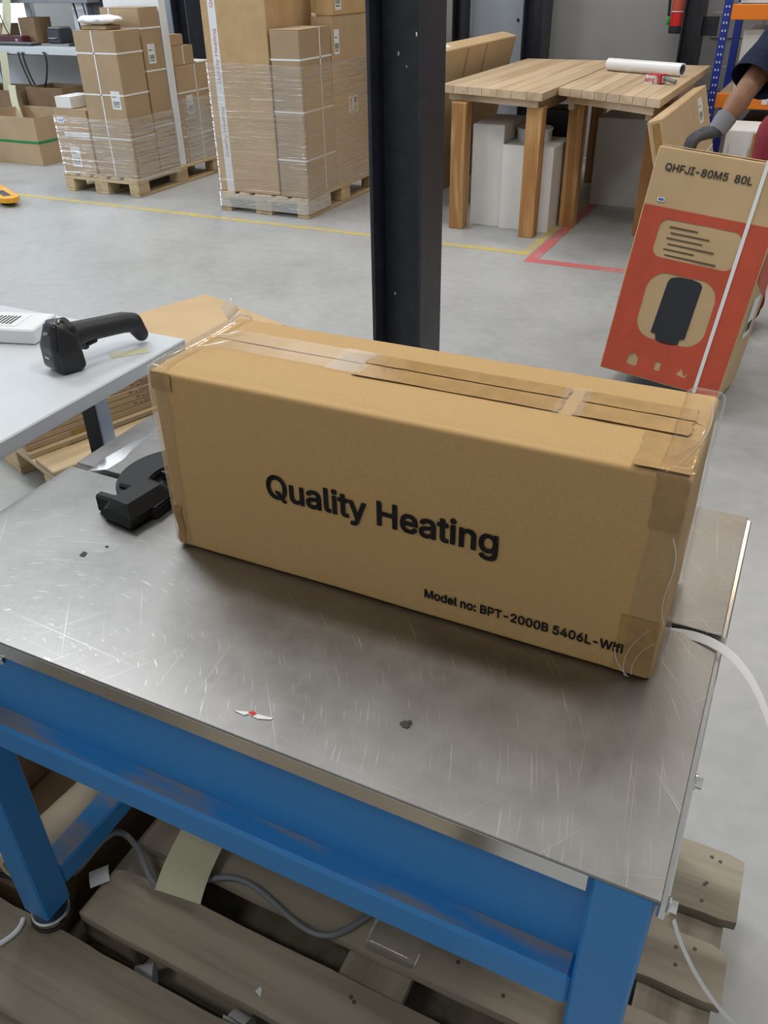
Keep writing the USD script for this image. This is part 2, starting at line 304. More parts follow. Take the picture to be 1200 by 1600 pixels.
def concrete():
    nd = {'tc': ('texture_coordinate', {}), 'n': ('noise_texture', {'scale': 1.3, 'detail': 7.0, 'roughness': .62, 'distortion': .4}), 'n2': ('noise_texture', {'scale': 16.0, 'detail': 5.0}),
          'mx': ('mix_float', {'fac': .35}), 'r': ('rgb_ramp', {'ramp': [(0, (.26, .265, .26)), (.35, (.335, .34, .335)), (.6, (.42, .425, .42)), (1, (.48, .485, .48))]}),
          'v': ('voronoi_texture', {'scale': 6.5, 'randomness': 1.0}), 'vn': ('noise_texture', {'scale': 40.0}), 'vs': ('math', {'math_type': 'multiply_add', 'value2': .06}), 'vt': ('map_range', {'from_min': .05, 'from_max': .085, 'to_min': 1., 'to_max': 0., 'clamp': True}),
          'pk': ('noise_texture', {'scale': 1.9}), 'pt': ('map_range', {'from_min': .54, 'from_max': .58, 'to_min': 0., 'to_max': .75, 'clamp': True}), 'vm': ('math', {'math_type': 'multiply'}),
          'cm': ('mix_color', {'b': (.12, .12, .115)}), 'p': ('principled_bsdf', {}), 'ro': ('map_range', {'from_min': .3, 'from_max': .7, 'to_min': .30, 'to_max': .48}),
          'bp': ('bump', {'strength': .12, 'distance': .004})}
    ln = [('tc.object', 'n.vector'), ('tc.object', 'n2.vector'), ('n.fac', 'mx.a'), ('n2.fac', 'mx.b'), ('mx.result', 'r.fac'), ('tc.object', 'v.vector'), ('tc.object', 'vn.vector'), ('vn.fac', 'vs.value1'), ('v.distance', 'vs.value3'), ('vs.value', 'vt.value'),
          ('tc.object', 'pk.vector'), ('pk.fac', 'pt.value'), ('vt.result', 'vm.value1'), ('pt.result', 'vm.value2'), ('vm.value', 'cm.fac'), ('r.color', 'cm.a'), ('cm.result', 'p.base_color'), ('n.fac', 'ro.value'), ('ro.result', 'p.roughness'), ('n2.fac', 'bp.height'), ('bp.normal', 'p.normal')]
    LK['concrete'] = usdkit.material(stage, '/World/Looks/concrete', nd, ln, surface='p.BSDF')
concrete()

def line_paint(name, col, keep):
    nd = {'tc': ('texture_coordinate', {}), 'n': ('noise_texture', {'scale': 9.0, 'detail': 6.0, 'roughness': .7}), 't': ('map_range', {'from_min': keep-.1, 'from_max': keep+.1, 'to_min': 0., 'to_max': .9, 'clamp': True}),
          'mx': ('mix_color', {'a': (.38, .385, .38), 'b': col}), 'p': ('principled_bsdf', {'roughness': .45})}
    LK[name] = usdkit.material(stage, '/World/Looks/'+name, nd, [('tc.object', 'n.vector'), ('n.fac', 't.value'), ('t.result', 'mx.fac'), ('mx.result', 'p.base_color')], surface='p.BSDF')
line_paint('line_yellow', (.62, .47, .09), .45); line_paint('line_red', (.62, .13, .13), .38)

def film(name, gloss=.35, rough=.12, haze=.10, scale=30, stretch=(1, 1, 1), bump=.8, dist=.001, fk=.55):
    nd = {'tc': ('texture_coordinate', {}), 'mp': ('mapping', {'scale': stretch}), 'n': ('noise_texture', {'scale': scale, 'detail': 3.0, 'distortion': .3}), 'bp': ('bump', {'strength': bump, 'distance': dist}),
          'tr': ('transparent_bsdf', {'color': (.995, .995, .995)}), 'gl': ('glossy_bsdf', {'color': (1, 1, 1), 'roughness': rough}), 'df': ('diffuse_bsdf', {'color': (.75, .77, .8)}), 'fr': ('layer_weight', {'blend': .25}),
          'mu': ('math', {'math_type': 'multiply_add', 'value2': fk, 'value3': gloss*.1, 'use_clamp': True}), 'a': ('mix_closure', {}), 'b': ('mix_closure', {'fac': haze})}
    ln = [('tc.object', 'mp.vector'), ('mp.vector', 'n.vector'), ('n.fac', 'bp.height'), ('bp.normal', 'gl.normal'), ('fr.fresnel', 'mu.value1'), ('mu.value', 'a.fac'), ('tr.BSDF', 'b.closure1'), ('df.BSDF', 'b.closure2'), ('b.closure', 'a.closure1'), ('gl.BSDF', 'a.closure2')]
    LK[name] = usdkit.material(stage, '/World/Looks/'+name, nd, ln, surface='a.closure')
film('stretch_film', 1.7, .10, .03, 3.0, (.6, .6, 14), 1.0, .02, .35)
film('crinkled_film', 4.5, .12, .10, 5.0, (1.2, 1.2, 12), 1.0, .012, .8)
film('clear_tape', .12, .25, .012, 40, (1, 1, 1), .3, .001, .10)
film('flat_tape', .5, .08, .03, 6, (1, 1, 1), .05, .001, .5)
film('clear_wrap', .2, .10, .01, 26, (1, 1, 1), .6, .001, .4)
film('wrap_fold', 2.0, .15, .35, 40, (1, 1, 1), .5)
film('glass_pane', .6, .02, .02, 1, (1, 1, 1), 0.0)
M('daylit_glass', (.6, .65, .7), .4, emission_color=(.80, .90, 1.0), emission_strength=1.6)

# ------------------------------------------------------------------ the hall
X0, X1, Y0, Y1 = -10.6, 7.0, -6.0, 8.6
ST = dict(kind='structure')
obj('floor', cb(X0, X1, Y0, Y1, -.1, 0, .001), 'concrete', **ST)
obj('ceiling', cb(X0, X1, Y0, Y1, CEIL, CEIL+.1, .001), 'ceiling_white', **ST)
wb = obj('wall_back', [cb(X0, -10.35, Y1, Y1+.15, 0, CEIL), cb(-8.85, X1, Y1, Y1+.15, 0, CEIL), cb(-10.35, -8.85, Y1, Y1+.15, 2.8, CEIL)], 'wall_grey', **ST)
obj('wall_right', cb(X1, X1+.15, Y0, Y1, 0, CEIL), 'wall_white', **ST)
obj('wall_front', cb(X0, X1, Y0-.15, Y0, 0, CEIL), 'wall_white', **ST)
obj('wall_left', [cb(X0-.15, X0, Y0, 0, 0, CEIL), cb(X0-.15, X0, 7, Y1, 0, CEIL), cb(X0-.15, X0, 0, 7, 0, 1.7), cb(X0-.15, X0, 0, 7, 4.1, CEIL)], 'wall_white', **ST)
w = thing('window_1', None, None, kind='structure')
obj('window_frame', [cb(X0-.1, X0-.03, y-.03, y+.03, 1.7, 4.1) for y in (0.03, 1.75, 3.5, 5.25, 6.97)]+[cb(X0-.1, X0-.03, 0, 7, z-.03, z+.03) for z in (1.73, 4.07)], 'alu', w)
w = thing('door_1', None, None, kind='structure')                      # glazed yard door at the far left
obj('door_frame', [cb(x-.03, x+.03, Y1+.02, Y1+.09, 0, 2.8) for x in (-10.32, -9.6, -8.88)]+[cb(-10.35, -8.85, Y1+.02, Y1+.09, z-.03, z+.03) for z in (.03, .55, 2.77)], 'alu', w)
obj('pane', cb(-10.32, -8.88, Y1+.05, Y1+.056, 0, 2.8, .001), 'daylit_glass', w)

obj('cladding', cb(X0, X1, Y1-.03, Y1-.002, 3.2, CEIL-.005), 'wall_white', wb)  # unseen white panel, added to brighten what the steel top reflects
# block joints of the back wall, seen between the rack and the columns
for k in range(12):
    x = -1.08+(k % 3)*.41; z = .62+(k//3)*.2
    obj('wall_block', cb(x+.005+(k//3 % 2)*.2, x+.40+(k//3 % 2)*.2, Y1-.012, Y1+.01, z+.004, z+.196, .004), 'wall_block', wb)

def steel_door(n, x0, x1, z1, handle=True):
    d = thing('door_%d' % n, None, None, kind='structure')
    obj('door_leaf', cb(x0, x1, Y1-.22, Y1-.01, 0, z1, .006), 'paint_grey_blue', d)
    obj('edge_trim', cb(x1+.002, x1+.032, Y1-.235, Y1-.01, 0, z1, .003), 'alu', d)
    obj('lock', axis_to(cyl(.012, .012, n=14), (x1-.07, Y1-.22, 1.16), (x1-.07, Y1-.24, 1.16)), 'plastic_black', d)
steel_door(2, -3.17, -2.66, 2.4); steel_door(3, -7.25, -6.47, 2.4)
def hbeam(x0, x1, y0, y1, h, t=.014, tw=.009):
    m = (y0+y1)/2
    return {'flange': [cb(x0, x0+t, y0, y1, .015, h, .002), cb(x1-t, x1, y0, y1, .015, h, .002)], 'web': [cb(x0+t-.002, x1-t+.002, m-tw/2, m+tw/2, .015, h, .001)]}
def column(name, label, x0, x1, y0, y1, h):
    c = thing(name, label, 'column', ((x0+x1)/2, (y0+y1)/2, 0))
    a, b = (x1-x0)/2, (y1-y0)/2; hb = hbeam(-a, a, -b, b, h)
    for f in hb['flange']: obj('flange', f, 'paint_black', c)
    obj('web', hb['web'][0], 'paint_black', c)
    obj('base_plate', cb(-a-.06, a+.06, -b-.06, b+.06, 0, .016), 'paint_black', c)
    return c
c1 = column('steel_column', 'tall black steel beam column standing right behind the lettered carton', -1.41, -1.21, 2.76, 2.96, CEIL)
rs = np.random.RandomState(4)
obj('paint_chip', [axis_to(cyl(.005+.004*rs.rand(), .0015, n=7), (-.075+.15*rs.rand(), -.1, z), (-.075+.15*rs.rand(), -.1008, z)) for z in (0,)] and
    [cb(-.03, -.025, -.0062, -.0035, 1.335, 1.347, .001), cb(.078, .083, -.1012, -.0998, 1.398, 1.410, .0005), cb(-.05, -.045, -.0062, -.0035, .52, .53, .001), cb(.0, .004, -.0062, -.0035, 1.30, 1.307, .001)], 'paper', c1)
obj('notice_board', cb(-.135, -.101, .06, .16, 1.15, 2.1, .002), 'foam_white', c1, label='white board edge on the far flange')
column('steel_column', 'black steel column beside the grey-blue door behind the plank tables', -2.60, -2.41, 8.10, 8.35, CEIL)
c3 = column('steel_column', 'dark steel column right of the fire extinguisher', -1.27, -1.11, 8.2, 8.4, CEIL)
obj('bracket', [cb(.075, .20, -.02, -.005, 1.06, 1.20), axis_to(cyl(.008, .012, n=8), (.14, -.02, 1.13), (.14, -.034, 1.13))], 'paint_black', c3)
column('steel_column', 'black steel column at the left of the tall taped carton', -6.40, -6.20, 8.10, 8.36, CEIL)
column('steel_column', 'black steel post left of the grey-blue door, seen above the leaning flat carton', -3.28, -3.19, 8.15, 8.37, CEIL)

# floor marking
def floor_line(name, label, pts, mat):
    p = unary_union([sbox(*q) for q in pts]) if isinstance(pts[0], tuple) else pts
    tag = obj(name, ext(p, .0012, .0003), mat, label=label, category='floor marking')
floor_line('floor_line', 'worn yellow line on the concrete in front of the pallets', [(-7.6, 5.29, -1.62, 5.36), (-1.62, 5.29, -1.555, 7.0)], 'line_yellow')
floor_line('floor_line', 'faded red line running out from below the plank tables', [(-1.53, 5.15, -.1, 5.23), (-1.545, 5.15, -1.47, 7.0)], 'line_red')

# ------------------------------------------------------------------ pallets
def eur_pallet(name, label, loc, rz, mats='pallet', group=None, film=False):
    "1.2 m along x, 0.8 m along y, base centre at the origin"
    p = thing(name, label, 'pallet', loc, rz, group)
    for y in (-.35, 0, .35): obj('bottom_board', cb(-.6, .6, y-(.0725 if y == 0 else .05), y+(.0725 if y == 0 else .05), 0, .022, .003), mats+'_x', p)
    for x in (-.5275, 0, .5275):
        for y in (-.35, 0, .35): obj('block', cb(x-.0725, x+.0725, y-(.0725 if y == 0 else .05), y+(.0725 if y == 0 else .05), .022, .1, .004), mats+'_x', p)
        obj('cross_board', cb(x-.0725, x+.0725, -.4, .4, .1, .122, .003), mats+'_y', p)
    for y, wd in ((-.3275, .145), (-.165, .1), (0, .145), (.165, .1), (.3275, .145)): obj('top_board', cb(-.6, .6, y-wd/2, y+wd/2, .122, .144, .003), mats+'_x', p)
    return p
eur_pallet('wooden_pallet', 'pale pallet carrying the strapped cartons and white panel at left', (-5.41, 6.21, 0), 90)
pB = eur_pallet('wooden_pallet', 'film-wrapped pallet under the tall taped carton', (-3.745, 6.14, 0), 90)

# ------------------------------------------------------------------ cartons
def strap_ring(W, D, Hh, kind, pos, w=.012, t=.0012):
    a, b = W/2+.0006, D/2+.0006
    if kind == 'h': return [cb(-a-t, a+t, -b-t, -b, pos-w/2, pos+w/2, .0004), cb(-a-t, a+t, b, b+t, pos-w/2, pos+w/2, .0004), cb(-a-t, -a, -b, b, pos-w/2, pos+w/2, .0004), cb(a, a+t, -b, b, pos-w/2, pos+w/2, .0004)]
    if kind == 'x': return [cb(pos-w/2, pos+w/2, -b-t, -b, .004, Hh+t, .0004), cb(pos-w/2, pos+w/2, b, b+t, .004, Hh+t, .0004), cb(pos-w/2, pos+w/2, -b, b, Hh+.0003, Hh+t, .0004)]
    return [cb(-a-t, -a, pos-w/2, pos+w/2, .004, Hh+t, .0004), cb(a, a+t, pos-w/2, pos+w/2, .004, Hh+t, .0004), cb(-a, a, pos-w/2, pos+w/2, Hh+.0003, Hh+t, .0004)]
def label_on(parent, face, u, z, w, h, W, D, bars=True, mat='paper', seed=0):
    "sheet centred at u along the face, at height z, with a bar code"
    o = (u, -D/2-.0004, z) if face == 'f' else (W/2+.0004, u, z)
    place = on_front if face == 'f' else on_right
    lab = obj('label_sheet', place(ext(sbox(-w/2, -h/2, w/2, h/2), .0008), o), mat, parent)
    if bars:
        rg = np.random.RandomState(seed); x = -w*.36; ps = []
        while x < w*.34:
            b = rg.choice([.004, .007, .011])*w/.1*.6; ps.append(sbox(x, -h*.28, x+b, -h*.05)); x += b+rg.choice([.004, .006])*w/.1*.8
        ps += [sbox(-w*.36, h*.16, w*.1, h*.20), sbox(-w*.36, -h*.37, w*.3, -h*.33)]
        obj('barcode', place(ext(unary_union(ps), .0005), (o[0]+(.0007 if face != 'f' else 0), o[1]-(.0007 if face == 'f' else 0), z)), 'ink', lab, kind='stuff')
    return lab
def carton(name, label, x0, x1, y0, y1, z0, z1, mat='cardboard_far', cat='cardboard box', group=None, straps=(), labels=(), seam='x', tape=None, rz=0, c=.006):
    W, D, Hh = x1-x0, y1-y0, z1-z0
    t = thing(name, label, cat, ((x0+x1)/2, (y0+y1)/2, z0), rz, group)
    obj('body', cb(-W/2, W/2, -D/2, D/2, 0, Hh-.003, c), mat, t)
    if seam == 'x':
        for s in (-1, 1): obj('top_flap', cb(-W/2+.001, W/2-.001, s*.002, s*(D/2-.001), Hh-.004, Hh, .001), mat, t)
    elif seam == 'y':
        for s in (-1, 1): obj('top_flap', cb(s*.002, s*(W/2-.001), -D/2+.001, D/2-.001, Hh-.004, Hh, .001), mat, t)
    for k, p in straps: obj('strap', strap_ring(W, D, Hh, k, p), 'strap_white', t)
    for i, L in enumerate(labels): label_on(t, *L, W, D, seed=i+len(name))
    if tape: obj('tape', tape(W, D, Hh), 'tape_brown', t)
    return t
# left pallet
carton('strapped_carton', 'tall strapped brown carton at the front of the left pallet', -5.43, -5.02, 5.63, 5.93, .144, 1.205, straps=[('h', .30), ('h', .62), ('h', .91), ('x', -.02)], labels=[('f', .12, .585, .09, .13)])
carton('narrow_carton', 'narrow strapped brown carton at the left rear of the left pallet', -5.61, -5.45, 5.97, 6.205, .144, 1.275, straps=[('h', .62), ('h', .91)])
carton('tall_carton', 'tall narrow carton between the front carton and the white panel', -5.42, -5.03, 5.96, 6.20, .144, 1.345, straps=[('h', .35), ('h', .76), ('h', 1.06), ('x', -.10)], labels=[('r', -.03, .88, .09, .14)])
t = carton('small_carton', 'small wrapped carton with a blue mark, at the left front of the left pallet', -5.80, -5.45, 5.63, 5.95, .434, .64, mat='cardboard_far')
obj('label_sheet', [cb(-.15, -.08, -.1612, -.1602, .10, .15, .0003)], 'paper', t); obj('lettering', on_front(fit_text('DEMO', .045, .018), (-.137, -.1611, .115)), 'ink_blue', t) if False else obj('printed_mark', [cb(-.14+.015*i, -.128+.015*i, -.1618, -.1611, .113, .135, .0002) for i in range(4)], 'ink_blue', t)
obj('tape', cb(-.10, .174, -.1612, -.1602, .0, .04, .0003), 'paper', t)
t = carton('small_carton', 'lower wrapped carton with a white delivery label at the left pallet corner', -5.80, -5.45, 5.63, 5.95, .144, .432, labels=[('f', -.02, .135, .10, .16)])
carton('white_topped_box', 'little white box on the small wrapped carton', -5.79, -5.62, 5.66, 5.93, .641, .73, mat='white_carton')
carton('strapped_carton', 'broad strapped carton behind the white panel on the left pallet', -5.55, -5.03, 6.32, 6.80, .144, .905, straps=[('h', .22), ('h', .56), ('y', .02)], labels=[('r', -.10, .46, .09, .15)])
carton('small_carton', 'strapped small carton on top of the broad carton', -5.45, -5.05, 6.33, 6.62, .906, 1.05, straps=[('y', 0)])
carton('small_carton', 'smallest carton topping the stack behind the white panel', -5.40, -5.08, 6.36, 6.54, 1.051, 1.135)
obj('foam_sheet', cb(-5.50, -5.04, 6.64, 6.80, .906, .925, .004), 'foam_white', label='thin white foam sheet lying on the broad carton', category='foam sheet')
obj('foam_board', cb(-5.60, -5.025, 6.215, 6.30, .144, 2.15, .004), 'foam_white', label='tall white panel standing upright on the left pallet', category='panel')
carton('small_carton', 'flat little brown box under the silver bag', -5.40, -5.15, 5.70, 5.88, 1.206, 1.237)
# silver bag: a pillow
g = trimesh.creation.icosphere(4); v = g.vertices*[.17, .12, .03]; v[:, 2] += (meshkit.fbm(v*24, 3, 5)-.5)*.022; v[:, :2] = np.sign(v[:, :2])*np.abs(v[:, :2]/[.17, .12])**.6*[.17, .12]; v[:, 2] -= v[:, 2].min(); v += [-5.27, 5.79, 1.238]
obj('mailing_bag', trimesh.Trimesh(v, g.faces), 'foam_white', smooth=True, label='crumpled silver-white bag on top of the front carton', category='bag')
# right pallet
tB = carton('tall_carton', 'very tall carton with red printed tape down its front', -4.135, -3.60, 5.56, 6.18, .144, 1.85, mat='cardboard')
obj('tape', cb(-.205, -.140, -.3112, -.3102, 0, 1.70, .0003), 'paper', tB, label='white printed tape')
for z in (.25, .75, 1.22):
    m = fit_text('Quality Heating', .34, .026); m = xf(m, mat4((0, 1, 0), (-1, 0, 0), (0, 0, 1))); obj('lettering', on_front(m, (-.16, -.3113, z)), 'ink_red', tB)
carton('narrow_carton', 'narrow strapped carton on the right front corner of the wrapped pallet', -3.585, -3.35, 5.56, 6.00, .144, 1.236, straps=[('h', .26), ('h', .58), ('h', .91), ('y', .06)])
t = carton('broad_carton', 'broad carton with a fragile mark on the right side of the wrapped pallet', -3.52, -3.352, 6.02, 6.60, .144, 1.29, labels=[])
label_on(t, 'r', -.215, .985, .075, .16, .168, .58, seed=9)
fr = obj('label_sheet', on_right(ext(sbox(-.075, -.06, .075, .06), .0008), (.0845, .015, .55)), 'paper', t, label='white fragile label with a glass and arrow')
gl = unary_union([Polygon([(.01, .045), (.055, .045), (.05, .015), (.037, .0), (.037, -.03), (.05, -.04), (.015, -.04), (.028, -.03), (.028, 0), (.015, .015)]), sbox(-.045, -.03, -.035, .03), Polygon([(-.055, .025), (-.025, .025), (-.04, .048)]), sbox(-.055, -.05, .055, -.045)])
obj('fragile_mark', on_right(ext(gl, .0006), (.0855, .015, .55)), 'ink', fr)
carton('broad_carton', 'labelled carton on top of the wrapped pallet, cut by the photo edge', -3.50, -3.36, 6.06, 6.60, 1.291, 1.80, mat='cardboard', labels=[('r', -.18, .12, .09, .17)])
carton('small_carton', 'dusty open carton behind the narrow carton', -3.86, -3.535, 6.22, 6.62, .144, 1.285, mat='cardboard_far')
for i, (x0, x1, y0, y1, z1, lb) in enumerate([(-5.05, -4.45, 7.5, 8.0, 1.9, 'big brown carton behind the wrapped pallet'), (-3.72, -3.32, 7.35, 7.95, 1.62, 'brown carton with white strap right of the black column top')]):
    carton('background_carton', lb, x0, x1, y0, y1, 0.0, z1, straps=([('h', 1.18), ('x', .1)] if i else []), mat='cardboard')
p = thing('rack_post', 'pale perforated rack post above the wrapped pallet', 'rack', (-4.46, 7.3, 0))
obj('post', cb(-.05, .05, -.03, .03, 0, 2.4, .003), 'desk_frame', p)
obj('slot_hole', [axis_to(cyl(.007, .003, n=8), (x, -.029, z), (x, -.0315, z)) for z in np.arange(1.0, 1.7, .05) for x in (-.022, .022)], 'ink', p, kind='stuff')

# stretch film
def film_wrap(name, label, x0, x1, y0, y1, z0, z1, seed, n=60, m=40, amp=.006, split=None):
    per = []; r = .03
    poly = sbox(x0+r, y0+r, x1-r, y1-r).buffer(r, quad_segs=6); L = poly.exterior.length
    s = np.linspace(0, L, n*4, endpoint=False); pts = np.array([poly.exterior.interpolate(q).coords[0] for q in s]); nx = len(pts)
    zs = np.linspace(z0, z1, m); V = np.zeros((m, nx, 3)); ctr = pts.mean(0)
    for i, z in enumerate(zs):
        d = (meshkit.fbm(np.c_[pts*2.2, np.full(nx, z*26)], 3, seed)-.35)*amp
        o = pts-ctr; o /= np.linalg.norm(o, axis=1, keepdims=True); V[i, :, :2] = pts+o*np.maximum(d, 0)[:, None]; V[i, :, 2] = z+(meshkit.fbm(np.c_[pts*3, np.full(nx, 3.3)], 2, seed+1)-.5)*.04*(i == m-1)
    i, j = np.meshgrid(np.arange(m-1), np.arange(nx), indexing='ij'); k = (j+1) % nx; a = i*nx+j; b = i*nx+k
    F = np.vstack([np.stack([a, b, b+nx], -1).reshape(-1, 3), np.stack([a, b+nx, a+nx], -1).reshape(-1, 3)])
    return obj(name, trimesh.Trimesh(V.reshape(-1, 3), F, process=False), 'crinkled_film' if name[0] == 'c' else 'stretch_film', smooth=True, label=label, category='stretch film')
film_wrap('stretch_film', 'clear stretch film round the lower cartons of the left pallet', -5.815, -5.005, 5.612, 6.212, .11, .60, 3)
film_wrap('stretch_film', 'clear stretch film round the cartons at the rear of the left pallet', -5.575, -5.012, 6.306, 6.815, .15, .66, 6)
film_wrap('crinkled_film', 'crinkled shiny film round the base of the right pallet', -4.153, -3.338, 5.532, 5.90, .035, .142, 14, m=24, amp=.004)
film_wrap('stretch_film', 'clear stretch film round the tall cartons on the right pallet', -4.15, -3.336, 5.545, 6.735, .15, 1.02, 4, m=70)

# ------------------------------------------------------------------ plank tables
def plank_table(name, label, x0, x1, f0, f1, yb, n, legs, z=.91, th=.045):
    t = thing(name, label, 'table', ((x0+x1)/2, f1, 0)); ox, oy = (x0+x1)/2, f1
    xs = np.linspace(x0, x1, n+1); fy = lambda x: f0+(f1-f0)*(x-x0)/(x1-x0)
    for a, b in zip(xs[:-1], xs[1:]):
        a, b = a+.0015, b-.0015
        q = Polygon([(a-ox, fy(a)-oy), (b-ox, fy(b)-oy), (b-ox, yb-oy), (a-ox, yb-oy)]); obj('plank', ext(q, th, z-th), 'pine_y', t)
    lo = z-th-.09
    obj('front_rail', ext(Polygon([(x0+.05-ox, fy(x0)+.05-oy), (x1-.04-ox, fy(x1)+.05-oy), (x1-.04-ox, fy(x1)+.085-oy), (x0+.05-ox, fy(x0)+.085-oy)]), .045, z-th-.047), 'pine_x', t)
    for xx in (x0+.06, x1-.10): obj('side_rail', cb(xx-ox, xx+.04-ox, fy(xx)+.09-oy, yb-.08-oy, lo, z-th-.002), 'pine_y', t)
    obj('rear_rail', cb(x0+.06-ox, x1-.06-ox, yb-.08-oy, yb-.04-oy, lo, z-th-.002), 'pine_x', t)
    for (x, y) in legs: obj('leg', cb(x-ox, x+.105-ox, y-oy, y+.105-oy, 0, z-th-.047 if y < 6.3 else lo-.001, .004), 'leg_z', t)
    return t
plank_table('plank_table', 'left plank work table with white boxes below it', -2.42, -1.632, 5.82, 5.585, 7.75, 7, [(-2.29, 5.72), (-1.757, 5.68), (-2.29, 7.54), (-1.78, 7.54)])
plank_table('plank_table', 'right plank work table carrying the white tube and tape', -1.622, -.905, 5.90, 5.52, 7.55, 8, [(-1.578, 6.05), (-1.05, 6.02), (-1.578, 7.38), (-1.03, 7.38)])
carton('white_carton', 'tall white box under the left plank table', -2.19, -1.962, 5.88, 6.35, 0, .672, mat='white_carton', cat='white box', c=.003)
carton('white_carton', 'lower white box beside the front leg of the left plank table', -1.958, -1.60, 5.85, 6.28, 0, .555, mat='white_carton', cat='white box', c=.003)
carton('white_carton', 'big white box under the right plank table', -1.545, -1.15, 6.80, 7.25, 0, .62, mat='white_carton', cat='white box', c=.003)
carton('white_carton', 'white box in the shade at the back under the right plank table', -1.14, -1.04, 6.82, 7.25, 0, .60, mat='white_carton', cat='white box', c=.003)
t = thing('white_tray', 'small round white tub lid on the white boxes under the table', 'tray', (-1.825, 6.13, .556))
obj('bowl', [ring(.12, .112, .075), cyl(.12, .006)], 'foam_white', t, smooth=30); obj('rim', ring(.126, .116, .012, .066), 'foam_white', t, smooth=30)
obj('dark_case', cb(-1.93, -1.64, 6.55, 6.79, 0, .70, .01), 'machine_dark', label='dark case standing behind the white boxes under the tables', category='case')

t = thing('white_tube', 'white plastic tube roll lying across the right plank table', 'tube')
a, b = np.array([-1.555, 6.98, .953]), np.array([-.985, 6.72, .953])
L = np.linalg.norm(b-a); pr = np.array([(.034, 0), (.042, 0), (.042, L), (.034, L), (.034, 0)])
obj('tube_wall', axis_to(trimesh.creation.revolve(pr, sections=40), a, b), 'tube_white', t, smooth=30)
obj('core', axis_to(ring(.0335, .029, L-.01, .005), a, b), 'plastic_grey', t, smooth=30)
t = thing('tape_dispenser', 'hand tape dispenser with a white and red printed tape roll on the plank table', 'tape dispenser', (-1.10, 6.30, .911), -20)
roll = obj('tape_roll', [ring(.052, .038, .05)], 'paper', t, smooth=30, label='white tape roll with red print')
tm = fit_text('Heating', .088, .026, .0006, True); v = tm.vertices.copy(); ang = -math.pi/2+(v[:, 0]-.055)/.052; rr = .0522+v[:, 2]; tm.vertices = np.c_[rr*np.cos(ang), rr*np.sin(ang), v[:, 1]+.012]; obj('lettering', tm, 'tape_roll_red', roll)
obj('side_plate', [cyl(.046, .004, .051), cb(-.01, .075, -.04, .045, .050, .054, .002), cb(.058, .075, -.04, .04, .004, .054, .003)], 'tape_roll_red', t, smooth=30)
obj('handle', tube(spline([(.06, .0, .03), (.10, -.012, .032), (.14, -.02, .026), (.175, -.02, .018)], 14), [.012]*6+[.014]*8, 12), 'plastic_grey', t, smooth=True)
obj('blade_holder', cb(.074, .088, -.03, .03, .008, .046, .003), 'steel_bare', t)

def leaning_box(name, label, foot, length, height, depth, ang, yawdeg, straps=(), labels=()):
    "flat carton standing on its long edge: local x thickness, y length, z height; leans towards -x by ang"
    c, s = math.cos(math.radians(yawdeg)), math.sin(math.radians(yawdeg)); Rz = np.array([[c, -s, 0], [s, c, 0], [0, 0, 1]])
    a = math.radians(ang); Ry = np.array([[math.cos(a), 0, math.sin(a)], [0, 1, 0], [-math.sin(a), 0, math.cos(a)]])
    R = Rz@Ry; t = thing(name, label, 'cardboard box', M=mat4(R[:, 0], R[:, 1], R[:, 2], foot))
    obj('body', cb(-depth/2, depth/2, 0, length, 0, height, .006), 'cardboard_pale', t)
    for z in straps: obj('strap', xf(trimesh.util.concatenate(strap_ring(depth, length, height, 'h', z)), mat4(o=(0, length/2, 0))), 'strap_white', t)
    return t
t = leaning_box('flat_carton', 'large flat carton leaning beside the left plank table', (-2.86, 6.05, .0), 1.75, 1.12, .13, 13, 0)
for y in (.62, 1.02): obj('tape', cb(.0654, .0662, y, y+.03, .62, 1.10, .0003), 'tape_brown', t)
obj('label_sheet', cb(-.04, .02, .30, .40, 1.1202, 1.121, .0003), 'paper', t)
t = leaning_box('flat_carton', 'flat strapped carton leaning on the right plank table beside the orange print box', (-.575, 5.02, .012), 1.55, .90, .085, -17, 0, straps=(.52,))
label_on(t, 'r', 1.22, .78, .16, .15, .085, 0, seed=3)
obj('tape', cb(-.02, .02, -.0012, -.0004, .02, .88, .0003), 'tape_brown', t)

# ------------------------------------------------------------------ packing table (blue frame, steel top)
TZ = .900
T = thing('packing_table', 'blue steel packing table with a scratched bare steel top', 'table', (-.49, .478, 0)); ox, oy = -.49, .478
def tb(x0, x1, y0, y1, z0, z1, c=.002): return cb(x0-ox, x1-ox, y0-oy, y1-oy, z0, z1, c)
top = obj('steel_top', tb(-1.0, .024, .4785, .846, TZ-.004, TZ, .0015), 'steel_top', T)
obj('front_lip', tb(-.995, -.040, .4782, .4797, TZ-.026, TZ-.003, .0005), 'steel_bright', top)
obj('side_lip', tb(.0225, .0300, .482, .846, TZ-.030, TZ-.0045, .002), 'steel_bright', top)
obj('slot_lip', tb(-.99, .022, .8445, .846, TZ-.02, TZ-.003, .0005), 'steel_bare', top)
rear = obj('rear_plate', tb(-1.0, .026, .859, 1.145, TZ-.004, TZ+.0003, .0015), 'steel_top', T)
obj('slot_lip', tb(-1.0, .026, .859, .8605, TZ-.022, TZ-.003, .0005), 'steel_bare', rear)
obj('side_lip', tb(.0245, .0320, .862, 1.145, TZ-.030, TZ-.0045, .002), 'steel_bright', rear)
obj('slot_channel', [tb(-.98, .022, .838, .866, TZ-.034, TZ-.030, .001), tb(-.98, .022, .836, .839, TZ-.034, TZ-.021, .001), tb(-.98, .022, .865, .868, TZ-.034, TZ-.023, .001)], 'plastic_grey', T)
LEGS = [(-.974, .4805), (-.037, .4805), (-.974, 1.083), (-.037, 1.083)]
